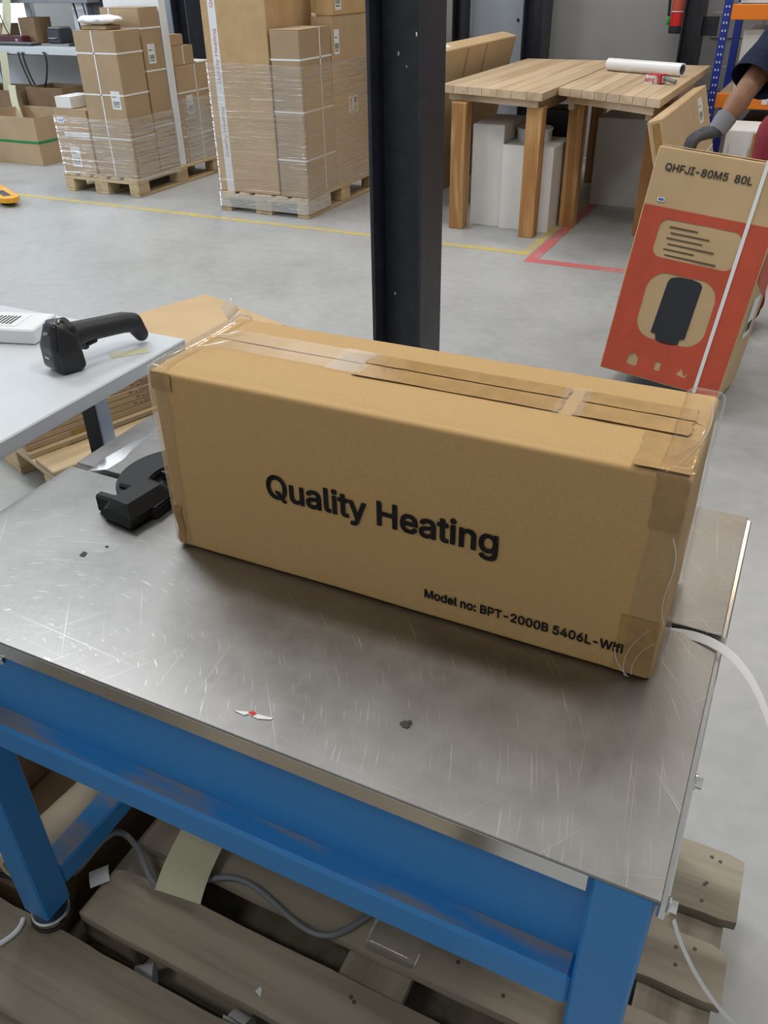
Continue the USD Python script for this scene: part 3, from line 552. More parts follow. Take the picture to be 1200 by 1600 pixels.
for x, y in LEGS:
    lg = obj('leg', tb(x, x+.057, y, y+.057, .182, TZ-.0045, .0035), 'blue_paint', T)
    f = xf(trimesh.util.concatenate([cyl(.012, .03, .160, 16), cyl(.034, .014, .152, 28, .003)]), mat4(o=(x+.0285-ox, y+.0285-oy, 0))); obj('foot', f, 'steel_bare', lg, smooth=30)
    obj('rubber_pad', xf(cyl(.037, .0075, .1445, 28, .002), mat4(o=(x+.0285-ox, y+.0285-oy, 0))), 'rubber', lg, smooth=30)
obj('apron_panel', tb(-.917, -.037, .510, .514, .70, TZ-.004, .001), 'blue_paint', T)
obj('front_rail', tb(-.917, -.037, .4805, .5325, .664, .716, .005), 'blue_paint', T)
obj('rear_rail', tb(-.917, -.037, 1.088, 1.14, .664, .716, .005), 'blue_paint', T)
for x in (-.971, -.034):
    obj('side_rail', tb(x, x+.052, .5375, 1.083, .664, .716, .005), 'blue_paint', T); obj('side_panel', tb(x+.024, x+.028, .5375, 1.083, .716, TZ-.035, .001), 'blue_paint', T)
    obj('foot_rail', tb(x, x+.052, .5375, 1.083, .215, .262, .004), 'blue_paint', T)
def hexbolt(x, y, z):
    t = cyl(.0062, .006, 0, 6); w = cyl(.0085, .0015, -.0015, 20)
    return axis_to(trimesh.util.concatenate([t, w]), (x, y, z), (x+1, y, z))
for y, z in ((.636, .886), (.487, .888)): obj('bolt', xf(hexbolt(.0318, y, z), mat4(o=(-ox, -oy, 0))), 'steel_bright', T)
obj('bolt', xf(axis_to(cyl(.006, .005, n=6), (-.775, .4802, .868), (-.775, .47, .868)), mat4(o=(-ox, -oy, 0))), 'steel_bright', T)

# marks and scraps on the steel top
obj('tape_remnant', ext(Polygon([(-.962, .842), (-.936, .862), (-.934, .898), (-.944, .935), (-.948, 1.03), (-.957, 1.03), (-.962, .93), (-.966, .89)]), .0006, TZ+.0004), 'flat_tape', label='strip of clear tape stuck on the far left corner of the steel top', category='tape')
obj('paper_scrap', ext(Polygon([(-.442, .5065), (-.428, .5055), (-.425, .509), (-.412, .5075), (-.398, .5125), (-.397, .5155), (-.412, .5135), (-.424, .5125), (-.434, .5095)]), .0008, TZ+.0003), 'paper', label='torn white paper scrap near the front edge of the steel top', category='scrap')
obj('red_scrap', ext(Polygon([(-.426, .5105), (-.419, .5085), (-.416, .5125), (-.421, .5145)]), .0006, TZ+.0013), 'red_paint', label='tiny red flake on the torn paper scrap', category='scrap')
rg = np.random.RandomState(3)
def speck(name, label, x, y, r, mat='ink', n=1, sp=.006):
    ps = []
    for k in range(n):
        a = np.sort(rg.rand(9)*6.28); q = r*(.5+.6*rg.rand(9)); ps.append(affinity.translate(Polygon(np.c_[np.cos(a)*q*1.5, np.sin(a)*q]), x+sp*(rg.rand()-.5)*2, y+sp*(rg.rand()-.5)*2).buffer(.0002))
    obj(name, ext(unary_union(ps), .0005, TZ+.0003), mat, label=label, category='stain', kind='stuff' if n > 1 else None)
speck('ink_smear', 'dark smear of ink in the middle of the steel top', -.261, .572, .0032, n=7)
speck('dark_flake', 'dark flake on the steel top in front of the black cradle', -.80, .667, .006)
speck('dark_speck', 'small dark speck on the steel top just beside the black cradle', -.79, .694, .002)

# ------------------------------------------------------------------ the big lettered carton
HX, HY = -.3675, .8445; W_, D_, H_ = .657, .204, .269
B = thing('lettered_carton', 'long brown carton lettered in black, standing on the steel packing table', 'cardboard box', (HX, HY, TZ+.0008), .3)
body = obj('body', softbox(W_, D_, H_-.0025, r=.006, n=(60, 18, 26), amp=.0011, seed=2), 'cardboard_fleck', B, smooth=True)
sy = .017
def flap(y0, y1, seed):
    nx, ny = 60, 8; x = np.linspace(-W_/2+.004, W_/2-.004, nx); y = np.linspace(y0, y1, ny); X, Y = np.meshgrid(x, y, indexing='ij')
    z = H_-.0006+(meshkit.fbm(np.stack([X*11, Y*11, X*0+seed], -1), 3, seed)-.5)*.0022
    if abs(y1-sy) < .01 or abs(y0-sy) < .01: z = z+.0012*(np.abs(Y-sy) < .02)*meshkit.noise(np.stack([X*9, X*0, X*0+seed], -1), 3)
    yo = y0 if y0 < 0 and y1 < .05 else y1; z = z-.0038*np.exp(-((Y-yo)/.007)**2)-.0030*(np.exp(-((X-x[0])/.008)**2)+np.exp(-((X-x[-1])/.008)**2))
    V = np.concatenate([np.stack([X, Y, z], -1).reshape(-1, 3), np.stack([X, Y, z-.004], -1).reshape(-1, 3)]); n0 = nx*ny
    i, j = np.meshgrid(np.arange(nx-1), np.arange(ny-1), indexing='ij'); a = (i*ny+j).ravel()
    Fq = [np.stack([a, a+ny, a+ny+1, a+1], 1), np.stack([a, a+1, a+ny+1, a+ny], 1)+n0]
    e = np.concatenate([np.arange(nx)*ny, (nx-1)*ny+np.arange(1, ny), (np.arange(nx-2, -1, -1))*ny+ny-1, np.arange(ny-2, 0, -1)]); f = np.roll(e, -1)
    Fq.append(np.stack([e, e+n0, f+n0, f], 1)); Fq = np.vstack(Fq)
    return trimesh.Trimesh(V, np.vstack([Fq[:, [0, 1, 2]], Fq[:, [0, 2, 3]]]), process=False)
obj('top_flap', flap(-D_/2+.003, sy-.0012, 1), 'cardboard_fleck', B, smooth=40)
obj('top_flap', flap(sy+.0012, D_/2-.003, 2), 'cardboard_fleck', B, smooth=40)
# tapes: thin pieces that follow the box
def strip(x0, x1, y0, y1, z, mat, name='tape', amp=.0008, seed=0, n=(30, 8), label=None, z_of=None):
    xs, ys = np.linspace(x0, x1, n[0]), np.linspace(y0, y1, n[1]); X, Y = np.meshgrid(xs, ys, indexing='ij')
    Z = z+(meshkit.fbm(np.stack([X*40, Y*40, X*0], -1), 2, seed)-.5)*amp
    X = X+(meshkit.noise(np.stack([Y*300, Y*0, Y*0+seed], -1))-.5)*.004*((X == xs[0]) | (X == xs[-1]))
    a = (np.arange(n[0]-1)[:, None]*n[1]+np.arange(n[1]-1)).ravel(); Fq = np.stack([a, a+n[1], a+n[1]+1, a+1], 1); n0 = n[0]*n[1]
    V = np.concatenate([np.stack([X, Y, Z], -1).reshape(-1, 3), np.stack([X, Y, Z-.0003], -1).reshape(-1, 3)])
    Fq = np.vstack([Fq, Fq[:, ::-1]+n0]); t = trimesh.Trimesh(V, np.vstack([Fq[:, [0, 1, 2]], Fq[:, [0, 2, 3]]]), process=False)
    return t
tz = H_+.0014
for ya, yb in ((sy-.036, sy-.0014), (sy+.0014, sy+.030)): obj('brown_tape', strip(-.085, .172, ya, yb, tz, '', seed=1), 'tape_brown', B, smooth=True, label='brown sealing tape along the top seam')
for ya, yb in ((sy-.036, sy-.0014), (sy+.0014, sy+.030)): obj('brown_tape', strip(.188, .312, ya, yb, tz, '', seed=2), 'tape_brown', B, smooth=True, label='brown sealing tape at the right end of the seam')
obj('clear_tape', strip(-.30, -.075, sy-.03, sy+.032, tz+.0003, '', seed=3), 'clear_tape', B, smooth=True, label='clear sealing tape along the left of the seam')
obj('clear_tape', strip(.165, .196, sy-.04, sy+.034, tz+.0006, '', seed=4), 'clear_tape', B, smooth=True, label='short clear tape piece across the brown tape')
obj('clear_tape', strip(-.125, -.085, sy-.034, sy+.034, tz+.0007, '', seed=5), 'clear_tape', B, smooth=True)
# brown corner tape seen through the clear wrap
fy = -D_/2-.0012
for (x0, x1, z0, z1) in ((.296, .3265, .203, .266), (.286, .3265, .004, .085), (-.3265, -.296, .242, .266), (-.3265, -.314, .004, .066)):
    obj('corner_tape', xf(strip(x0, x1, z0, z1, 0, '', seed=int(x0*100+z1*1000), n=(8, 8), amp=.0006), mat4((1, 0, 0), (0, 0, 1), (0, -1, 0), (0, fy, 0))), 'tape_brown', B, smooth=True, label='brown tape folded over the corner of the front face')
obj('corner_tape', strip(.270, .3265, -D_/2+.002, -.026, tz-.0004, '', seed=11, n=(10, 8)), 'tape_brown', B, smooth=True, label='brown tape on the top at the right end')
# clear film wrapped round both ends
def end_wrap(cx, w, seed, amp):
    t = softbox(w, D_+.007, H_+.005, r=.011, n=(14, 22, 26), amp=amp, seed=seed); t.apply_translation([cx, 0, 0]); return t
obj('clear_wrap', end_wrap(W_/2-.0145, .044, 5, .0050), 'clear_wrap', B, smooth=True, label='wrinkled clear tape wrapped round the right end')
obj('clear_wrap', end_wrap(-W_/2+.010, .032, 8, .0045), 'clear_wrap', B, smooth=True, label='wrinkled clear tape wrapped round the left end')
for i, pts in enumerate([[(.318, -.1085, .078), (.305, -.1085, .055), (.298, -.1085, .022), (.302, -.1085, .003)], [(.325, -.1085, .060), (.312, -.1085, .040), (.308, -.1085, .008)], [(.285, -.1075, .040), (.292, -.108, .018), (.305, -.1085, .004)], [(.322, -.109, .20), (.329, -.1085, .17), (.326, -.1088, .13), (.331, -.1085, .09)],
                         [(.300, -.08, .2755), (.318, -.05, .2765), (.326, -.01, .276)], [(.312, -.09, .2755), (.327, -.03, .277), (.322, .06, .2765)], [(-.325, -.05, .2758), (-.300, -.03, .2752), (-.28, .01, .2730)], [(-.318, .0, .276), (-.295, .02, .2745), (-.285, .045, .2730)], [(-.328, -.09, .276), (-.315, -.06, .2758), (-.322, -.02, .276)]]):
    obj('tape_fold', ribbon(spline(pts, 16), [(.0005, .0001, .0005)]*16, .0004), 'wrap_fold', B, smooth=True)
# loose flap of tape at the far left corner of the lid
P = np.array([(-.325, .088, .272), (-.338, .096, .276), (-.352, .103, .283)])
obj('loose_tape', ribbon(spline(P, 8), [(.006, -.022, 0)]*8), 'clear_wrap', B, smooth=True)
# front print
def print_front(s, x0, x1, zb, h, bold, name='lettering', mat='ink'):
    m = fit_text(s, x1-x0, h, .0005, bold)
    if bold: k = h*.008; m = trimesh.util.concatenate([xf(m, mat4(o=(dx_, dz_, 0))) for dx_, dz_ in ((-k, -k), (k, -k), (-k, k), (k, k))])
    return obj(name, on_front(m, (x0, -D_/2-.0011, zb)), mat, B)
Lx = lambda X: X-HX
print_front('Quality Heating', Lx(-.535), Lx(-.2275), .1215, .0325, True)
print_front('Model no: BPT-2000B 5406L-Wifi', Lx(-.3165), Lx(-.0735), .0305, .0122, True)

# ------------------------------------------------------------------ black cradle beside the carton
K = thing('scanner_cradle', 'black plastic cradle base on the steel top left of the big carton', 'scanner stand', (-.796, .868, TZ+.0006))
disc = Point(0, 0).buffer(.094, quad_segs=24); cut = unary_union([sbox(-.035, -.145, .30, -.03), sbox(.088, -.2, .2, .2)])
basep = disc.difference(Point(.012, -.004).buffer(.050, quad_segs=20)).difference(sbox(.03, -.2, .2, -.05)).difference(sbox(.089, -.2, .2, .2))
obj('base_ring', [ext(basep.buffer(-.002), .018, 0), ext(basep, .014, .0005)], 'plastic_satin', K)
obj('tray_floor', ext(Point(.012, -.004).buffer(.049, quad_segs=20).difference(sbox(-.04, -.2, .2, -.036)), .006, .0005), 'plastic_gloss', K)
# the raised bar: a chamfered prism running back along the carton
bar = trimesh.convex.convex_hull(np.array([(x, y, z) for y, s in ((-.128, .0), (-.118, 1), (-.052, 1), (-.040, .4)) for x, z in ((-.026, .002), (.030, .002), (-.026-.004*s, .016), (.034, .018), (-.014, .024+.012*s), (.020, .022+.014*s))]))
obj('bar', xf(bar, mat4((math.cos(-.12), math.sin(-.12), 0), (-math.sin(-.12), math.cos(-.12), 0))), 'plastic_satin', K)
obj('bar_step', cb(-.066, -.032, -.112, -.096, .0, .030, .004), 'plastic_satin', K); obj('bar_step', cb(-.062, -.03, -.066, -.050, .0, .026, .004), 'plastic_satin', K)
obj('contact_strip', cb(-.012, .075, .006, .020, .012, .0145, .0008), 'steel_bright', K, label='bright metal contact strip')
obj('slot_rim', [cb(-.03, .085, .022, .028, .006, .022, .001), cb(-.03, .085, -.002, .004, .006, .020, .001)], 'plastic_black', K)

# ------------------------------------------------------------------ white desk, scanner and label box
DZ = .960; DK = 1.0593                             # desk top; plan scale that goes with its height
Dk = thing('white_desk', 'white desk with a pale steel leg, standing left of the packing table', 'desk', (-1.45, .6, 0)); dx, dy = -1.45, .6; ex_, ey_ = -1.012*DK, 1.192*DK
obj('desktop', cb(-2.3-dx, ex_-dx, -.55-dy, ey_-dy, DZ-.029, DZ, .0025), 'desk_white', Dk)
for x, y in ((-1.128*DK, 1.01*DK), (-2.22, 1.01*DK), (-1.128*DK, -.42), (-2.22, -.42)): obj('leg', cb(x-dx, x+.038-dx, y-dy, y+.038-dy, .0, DZ-.030, .003), 'desk_frame', Dk)
obj('leg_cover', cb(-1.1275*DK-dx, -1.1275*DK+.037-dx, 1.01*DK-.0018-dy, 1.01*DK+.0002-dy, 0.005, DZ-.03, .0004), 'plastic_black', Dk, label='dark face of the desk leg')  # thin dark strip laid over the near face of this leg
obj('frame_rail', cb(-2.18-dx, -1.129*DK-dx, 1.015*DK-dy, 1.015*DK+.025-dy, DZ-.07, DZ-.0295), 'desk_frame', Dk)
t = thing('label_box', 'small white box with a printed label lying on the white desk', 'box', (-1.256*DK, 1.061*DK, DZ+.0005), 17)
obj('body', cb(-.19, 0, -.012, .085, 0, .031, .003), 'tube_white', t)
obj('label_sheet', cb(-.135, -.045, .005, .07, .0311, .0316, .0002), 'paper', t)
obj('printed_bar', [cb(-.130+.008*i, -.126+.008*i, .015, .06, .0317, .032, .0001) for i in range(9)], 'ink', t, kind='stuff')
t = thing('black_plug', 'end of a black cable plug at the left photo edge on the white desk', 'plug', (-1.256*DK, .845*DK, DZ+.012))
obj('plug_body', tube(spline([(-.06, 0, 0), (-.02, .004, 0), (.008, .006, 0)], 10), [.006]*5+[.010]*5, 12), 'plastic_black', t, smooth=True)
speck2 = [(-1.19, .90), (-1.155, .872), (-1.09, .915)]
obj('glue_stain', [ext(affinity.scale(Polygon([(-1.10, 1.075), (-1.075, 1.06), (-1.03, 1.11), (-1.05, 1.125)]), DK, DK, origin=(0, 0)), .0004, DZ+.0002)], 'paper_yellow', label='old yellowish glue patch on the white desk corner', category='stain')
# hand scanner: head stands on its window, handle runs back, hooked end touches the desk
rd_ = math.radians
S = thing('barcode_scanner', 'black hand-held barcode scanner lying on the white desk', 'barcode scanner', M=mat4(DK*np.array([math.cos(rd_(-16)), math.sin(rd_(-16)), 0]), DK*np.array([-math.sin(rd_(-16)), math.cos(rd_(-16)), 0]), (0, 0, DK), (-1.118*DK, .985*DK, DZ+.0005)))
hd = [((0, 0, .014), .013), ((0, 0, .075), .013)]
def blob(pts, edge=.004, sm=10):
    m = m3.Manifold.batch_hull([m3.Manifold.sphere(r, 24).translate([float(c) for c in p]) for p, r in pts]).refine_to_length(edge).to_mesh()
    t = trimesh.Trimesh(m.vert_properties[:, :3], m.tri_verts, process=True); trimesh.smoothing.filter_taubin(t, iterations=sm); return t
head = blob([((-.020, -.010, .010), .009), ((.020, -.010, .010), .009), ((-.022, .018, .010), .010), ((.022, .018, .010), .010), ((-.019, -.010, .040), .013), ((.019, -.010, .040), .013), ((-.014, .002, .074), .014), ((.014, .002, .074), .014), ((-.02, .016, .060), .013), ((.02, .016, .060), .013)])
head.apply_translation([0, 0, -head.bounds[0][2]]); obj('head', head, 'plastic_black', S, smooth=True)
shell = blob([((-.016, -.017, .016), .009), ((.016, -.017, .016), .009), ((-.017, -.0125, .046), .0125), ((.017, -.0125, .046), .0125), ((-.010, -.002, .077), .0135), ((.010, -.002, .077), .0135), ((0, .008, .08), .012)]); obj('front_shell', shell, 'plastic_gloss', S, smooth=True)
obj('side_bumper', blob([((-.026, .020, .012), .008), ((.026, .020, .012), .008), ((-.021, .018, .076), .008), ((.021, .018, .076), .008), ((0, .018, .083), .008)]), 'rubber', S, smooth=True)
hm = hull_chain([(((0, .018, .057), .023), ((0, .06, .056), .0195)), (((0, .06, .056), .0195), ((0, .128, .050), .019)), (((0, .128, .050), .019), ((0, .150, .044), .018)), (((0, .150, .044), .018), ((0, .163, .018), .0135)), (((0, .03, .045), .014), ((0, .048, .030), .007))], .004, 10)
obj('handle', hm, 'plastic_black', S, smooth=True)
obj('trigger', blob([((-.006, .05, .034), .004), ((.006, .05, .034), .004), ((-.006, .066, .036), .004), ((.006, .066, .036), .004)], .003, 4), 'plastic_gloss', S, smooth=True)
# indicator window and badge on the nose
obj('indicator', axis_to(cyl(.007, .002, n=20, ch=.0006), (0, -.0165, .072), (0, -.0195, .078)), 'lens_blue', S, smooth=30)
obj('badge', cb(-.014, .014, -.0262, -.0245, .022, .036, .0006), 'machine_dark', S); obj('badge_mark', cb(-.007, .007, -.0268, -.0262, .029, .032, .0002), 'paper', S)

# ------------------------------------------------------------------ stack of flat cartons on a pallet behind the desk
ANG = 90-19.5
h1 = np.array([math.cos(math.radians(ANG)), math.sin(math.radians(ANG))]); h2 = np.array([-h1[1], h1[0]]); Q = np.array([-2.315, 1.785])
pc = Q+h1*.60+h2*.20
eur_pallet('wooden_pallet', 'rough pallet under the stack of thin flat cartons', (pc[0], pc[1], 0), ANG)
n = 6; hh = .025
for k in range(n):
    c = Q+h1*(.60+.006*rg.randn())+h2*(.30+.004*rg.rand())
    name = ['bottom', 'second', 'third', 'fourth', 'fifth', 'topmost'][k]
    t = thing('flat_panel_carton', 'thin brown printed carton, %s of the six stacked on the rough pallet' % name if k not in (0, 5) else 'thin brown carton, %s of the six stacked on the rough pallet' % name, 'cardboard box', (c[0], c[1], .1445+hh*k), ANG, 'flat cartons on the rough pallet')
    obj('body', cb(-.60, .60, -.30, .30, 0, hh-.0006, .003), 'cardboard_pale' if k == n-1 else 'cardboard_far', t)
    if k >= 1:
        for u in (.0, -.42 if k > 3 else .45):
            m = fit_text('CES  \u25a1  1200*600*4', .36, .013, .0004); b = m.bounds.mean(0); m.apply_translation(-b); m = xf(m, mat4((-1, 0, 0), (0, -1, 0), (0, 0, 1)))
            obj('lettering', on_front(m, (u+.02*((k*7) % 3), -.3004, .0122)), 'ink_faded', t)
    else: obj('tape', cb(-.43, -.33, -.3012, -.3003, .001, .023, .0002), 'tape_brown', t)

# ------------------------------------------------------------------ pallet and litter under the packing table
PU = thing('wooden_pallet', 'worn grey pallet under the packing table, board ends showing at right', 'pallet', (-.37, .76, 0)); px_, py_ = -.37, .76
rgp = np.random.RandomState(12)
def worn(x0, x1, y0, y1, z0, z1, seed, amp=.003):
    "board with uneven edges and slightly rounded corners"
    nx = 40; xs = np.linspace(x0, x1, nx); f = lambda k: (meshkit.fbm(np.c_[xs*14, np.full(nx, k), np.full(nx, seed)], 3, seed)-.5)*amp*2
    lo, hi = y0+f(1.), y1+f(5.); e = np.exp(-((xs-x0)/.014)**2)+np.exp(-((xs-x1)/.014)**2); lo = lo+.014*e*rgp.rand(); hi = hi-.014*e*rgp.rand()
    return ext(Polygon(np.r_[np.c_[xs, lo], np.c_[xs, hi][::-1]]), z1-z0, z0)
for i, (x0, x1, y0, y1) in enumerate([(-.905, .165, .530, .640), (-.90, .155, .695, .800), (-.93, .172, .860, .965), (-.93, .178, 1.018, 1.163)]):
    b = obj('top_board', worn(x0-px_, x1-px_, y0-py_, y1-py_, .122, .144, i+1), 'worn_x', PU)
    if i >= 2:
        for k in range(5 if i == 3 else 4): obj('nail', cyl(.0035, .001, .1438, 10, c=(x1-px_-.03-.07*rgp.rand(), y0-py_+.02+(y1-y0-.04)*rgp.rand())), 'nail_rust', b)
    else:
        for k in range(4): obj('nail', cyl(.0035, .001, .1438, 10, c=(-.30-px_+.05*rgp.randn(), y0-py_+.02+(y1-y0-.04)*rgp.rand())), 'nail_rust', b)
for x in (-.86, -.37, .10):
    obj('cross_board', worn(x-.06-px_, x+.06-px_, .54-py_, 1.16-py_, .1, .1215, 8, .001), 'worn_y', PU)
    for y in (.59, .84, 1.09): obj('block', cb(x-.06-px_, x+.06-px_, y-.05-py_, y+.05-py_, .022, .0995, .004), 'worn_y', PU)
for y in (.59, .84, 1.09): obj('bottom_board', cb(-.92-px_, .16-px_, y-.05-py_, y+.05-py_, 0, .0215, .003), 'worn_x', PU)
PF = thing('wooden_pallet', 'worn grey pallet in front of the packing table, at the lower left', 'pallet', (-.95, .12, 0)); qx, qy = -.95, .12
for i, (y0, y1) in enumerate([(.345, .492), (.21, .305), (.05, .17), (-.10, .01), (-.27, -.13)]): obj('top_board', worn(-1.5-qx, -.34-qx, y0-qy, y1-qy, .122, .144, 20+i), 'worn_x', PF)
for x in (-1.43, -.92, -.41):
    obj('cross_board', worn(x-.06-qx, x+.06-qx, -.26-qy, .485-qy, .1, .1215, 30, .001), 'worn_y', PF)
    for y in (-.2, .12, .43): obj('block', cb(x-.06-qx, x+.06-qx, y-.05-qy, y+.05-qy, .022, .0995, .004), 'worn_y', PF)
for y in (-.2, .12, .43): obj('bottom_board', cb(-1.5-qx, -.34-qx, y-.05-qy, y+.05-qy, 0, .0215, .003), 'worn_x', PF)

obj('floor_dirt', ext(Polygon([(-1.5, -.3), (-.3, -.28), (-.25, .45), (.12, .55), (.15, 1.14), (-.95, 1.16), (-1.02, .5), (-1.48, .45)]), .0004, .0003), 'dirt_shade', label='brown dust and painted shade on the floor under the worn pallets', category='dirt_shade', kind='stuff')  # thin brown sheet: dust, with the shade below the table painted in
# paper strip, rolls, cables, curls
P = spline([(-.78, .82, .25), (-.775, .76, .192), (-.77, .70, .174), (-.757, .645, .166), (-.752, .628, .160)], 24)
obj('paper_strip', ribbon(P, [(.047, .006, 0)]*24, .001), 'paper_yellow', smooth=True, label='pale yellow paper strip draped over the pallet boards', category='paper')
t = thing('paper_roll', 'beige paper roll lying on the low carton behind the left table leg', 'roll', (0, 0, 0))
a, b = np.array([-1.052, .525, .1845]), np.array([-1.014, 1.0, .1845]); L = np.linalg.norm(b-a)
obj('roll_body', axis_to(trimesh.creation.revolve(np.array([(.022, 0), (.038, 0), (.040, .004), (.040, L-.004), (.038, L), (.022, L), (.022, 0)]), sections=40), a, b), 'roll_paper', t, smooth=30)
obj('core', axis_to(ring(.0218, .018, L-.006, .003), a, b), 'cardboard_inner', t, smooth=30)
obj('dark_cable', tube(spline([(-.966, .585, .150), (-.955, .61, .165), (-.93, .675, .185), (-.87, .665, .175), (-.81, .635, .153), (-.70, .70, .155), (-.56, .69, .153), (-.47, .685, .155), (-.42, .75, .155), (-.36, .82, .152)], 90), .006, 8), 'plastic_grey', smooth=True, label='dark grey cable crossing the pallet under the table', category='cable')
obj('black_cable', tube(spline([(-1.35, .47, .158), (-1.18, .505, .154), (-1.06, .530, .153), (-1.0, .545, .152)], 40), .0045, 8), 'rubber', smooth=True, label='thin black cable behind the left table foot', category='cable')
obj('white_cable', tube(spline([(-.985, .478, .150), (-.978, .462, .150), (-.985, .43, .150), (-1.02, .39, .150), (-1.08, .34, .150)], 40), .0045, 8), 'strap_white', smooth=True, label='white cable lying on the front pallet beside the table foot', category='cable')
def curl(name, label, o, r, w, turns, rz, lift):
    n_ = 40; a = np.linspace(0, turns*2*np.pi, n_); rr = r*(1+.12*a/6.28)
    c, s = math.cos(rz), math.sin(rz); U = np.array([c, s, 0]); Vv = np.array([-s, c, 0])
    P = np.array([np.array(o)+U*(rr[i]*math.sin(a[i]))+np.array([0, 0, r*1.3-rr[i]*math.cos(a[i])]) for i in range(n_)]); tail = np.array([P[-1]+U*k*.9+np.array([0, 0, lift*k]) for k in np.linspace(.006, .035, 8)])
    obj(name, ribbon(np.r_[P, tail], [Vv*w/2]*(n_+8), .0006), 'paper', smooth=True, label=label, category='paper')
curl('paper_curl', 'curled white paper strip between the boards left of the middle', (-.752, .512, .0225), .030, .034, .85, 2.2, 1.3)
curl('paper_curl', 'curled white paper strip between the boards nearest the bottom edge', (-.556, .511, .0225), .032, .034, .72, 1.5, 1.3)
obj('paper_scrap', ext(Polygon([(-.505, .668), (-.44, .655), (-.45, .685), (-.50, .690)]), .0012, .0225), 'paper', label='white paper scrap on the floor between two boards', category='scrap')
obj('paper_scrap', ribbon(spline([(-.93, .615, .150), (-.917, .602, .156), (-.905, .59, .150)], 8), [(.011, .014, 0)]*8, .001), 'paper', smooth=True, label='grey-white paper piece beside the blue foot rail', category='scrap')
obj('paper_scrap', ext(Polygon([(-.535, .553), (-.522, .549), (-.526, .560), (-.532, .563)]), .001, .1446), 'paper', label='tiny white crumb on the board in the middle of the lower edge', category='scrap')
t = thing('clear_bag', 'clear plastic bag piece on the pallet board under the blue rail', 'plastic bag', (-.355, .745, .145))
m = softbox(.095, .10, .03, r=.01, n=(14, 14, 6), amp=.005, seed=9); obj('bag_film', m, 'clear_wrap', t, smooth=True)
t = thing('black_hose', 'coil of black rubber hose in the dark under the packing table', 'hose', (-.18, .93, .145)); tor = trimesh.creation.torus(.13, .016, 48, 12); tor.apply_translation([0, 0, .017]); obj('hose_coil', [tor], 'rubber', t, smooth=True)
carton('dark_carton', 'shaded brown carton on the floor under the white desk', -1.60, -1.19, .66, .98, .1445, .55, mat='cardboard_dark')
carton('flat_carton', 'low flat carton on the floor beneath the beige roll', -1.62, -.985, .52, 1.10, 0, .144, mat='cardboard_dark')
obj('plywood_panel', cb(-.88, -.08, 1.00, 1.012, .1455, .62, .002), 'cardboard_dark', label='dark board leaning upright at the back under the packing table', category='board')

# white strapping band coming out of the slot and looping beyond the table edge
P = spline([(-.30, .852, .8715), (-.10, .852, .8725), (-.05, .850, .888), (-.02, .845, .8990), (.010, .838, .9045), (.036, .826, .9040), (.062, .808, .894), (.088, .782, .872), (.115, .75, .835), (.14, .715, .785), (.16, .675, .72), (.17, .62, .66), (.16, .56, .65), (.13, .515, .70), (.085, .488, .78), (.052, .480, .845), (.037, .478, .884)], 130)
tt = np.linspace(0, 1, 130)[:, None]; Wd = np.array([.0, .0075, .001])*(1-tt)+np.array([.0030, .0005, .006])*tt; Wd = np.where(tt > .62, Wd*.35, Wd)
obj('strapping_band', ribbon(P, Wd, .0007), 'strap_white', smooth=True, label='white plastic strapping band looping out of the table slot', category='strap')

# ------------------------------------------------------------------ orange print box on a hand truck
from math import radians as rd
def R3(ax, a):
    c, s = math.cos(a), math.sin(a)
    return np.array({'x': [[1, 0, 0], [0, c, -s], [0, s, c]], 'y': [[c, 0, s], [0, 1, 0], [-s, 0, c]], 'z': [[c, -s, 0], [s, c, 0], [0, 0, 1]]}[ax])
RO = R3('z', rd(-5))@R3('x', rd(-10.5))@R3('y', rd(4.5)); OO = (-.645, 3.385, .135)
MO = mat4(RO[:, 0], RO[:, 1], RO[:, 2], OO)
OW, OD, OH = .50, .40, .88
O = thing('printed_carton', 'tall red-printed brown water heater carton tilted on a hand truck', 'cardboard box', M=MO)
m = softbox(OW, OD, OH, r=.008, n=(20, 16, 30), amp=.003, seed=21); m.apply_translation([OW/2, OD/2, 0]); obj('body', m, 'cardboard_pale', O, smooth=True)
obj('lid_flap', [cb(.012, .488, .012, .195, OH+.002, OH+.006, .001)], 'cardboard_pale', O); obj('lid_flap', cb(.012, .488, .203, .388, OH+.002, OH+.006, .001), 'cardboard_pale', O)
red = sbox(.006, .006, .494, .668).difference(rrect(.085, .486, .400, .630, .035)).difference(rrect(.100, .170, .376, .434, .075))
icons = unary_union([rrect(.105, .045, .15, .085, .008), Polygon([(.11, .085), (.128, .10), (.146, .085)]), rrect(.222, .05, .246, .086, .004), Polygon([(.315, .055), (.33, .085), (.345, .055), (.36, .075), (.352, .05)])])
def front_o(p, h=.0006, off=.0045): return on_front(ext(p, h), (0, -off+.003, 0))
obj('red_print', front_o(red.difference(icons)), 'print_red', O, label='red printed area of the front')
heater = Polygon([(.168, .196), (.178, .40), (.186, .418), (.215, .428), (.265, .430), (.30, .424), (.312, .412), (.306, .20), (.288, .192), (.286, .172), (.262, .163), (.215, .163), (.194, .172), (.190, .192)])
hp = obj('heater_picture', front_o(heater), 'machine_dark', O, label='black printed picture of a water heater')
m = fit_text('QHFJI-80M5  80L', .325, .026, .0006, True); obj('lettering', on_front(xf(m, mat4()), (.047, -.0016, .798)), 'ink', O)
obj('faded_print', front_o(unary_union([sbox(.125+.01*(i % 2), .60-.021*i, .125+[.11, .16, .14, .19, .12, .21][i], .606-.021*i) for i in range(6)])), 'ink_faded', O, kind='stuff')
obj('label_sheet', front_o(rrect(.05, .686, .078, .702, .003)), 'paper', O); obj('printed_mark', on_front(ext(sbox(.054, .690, .074, .698), .0005), (0, -.0022, 0)), 'ink_blue', O)
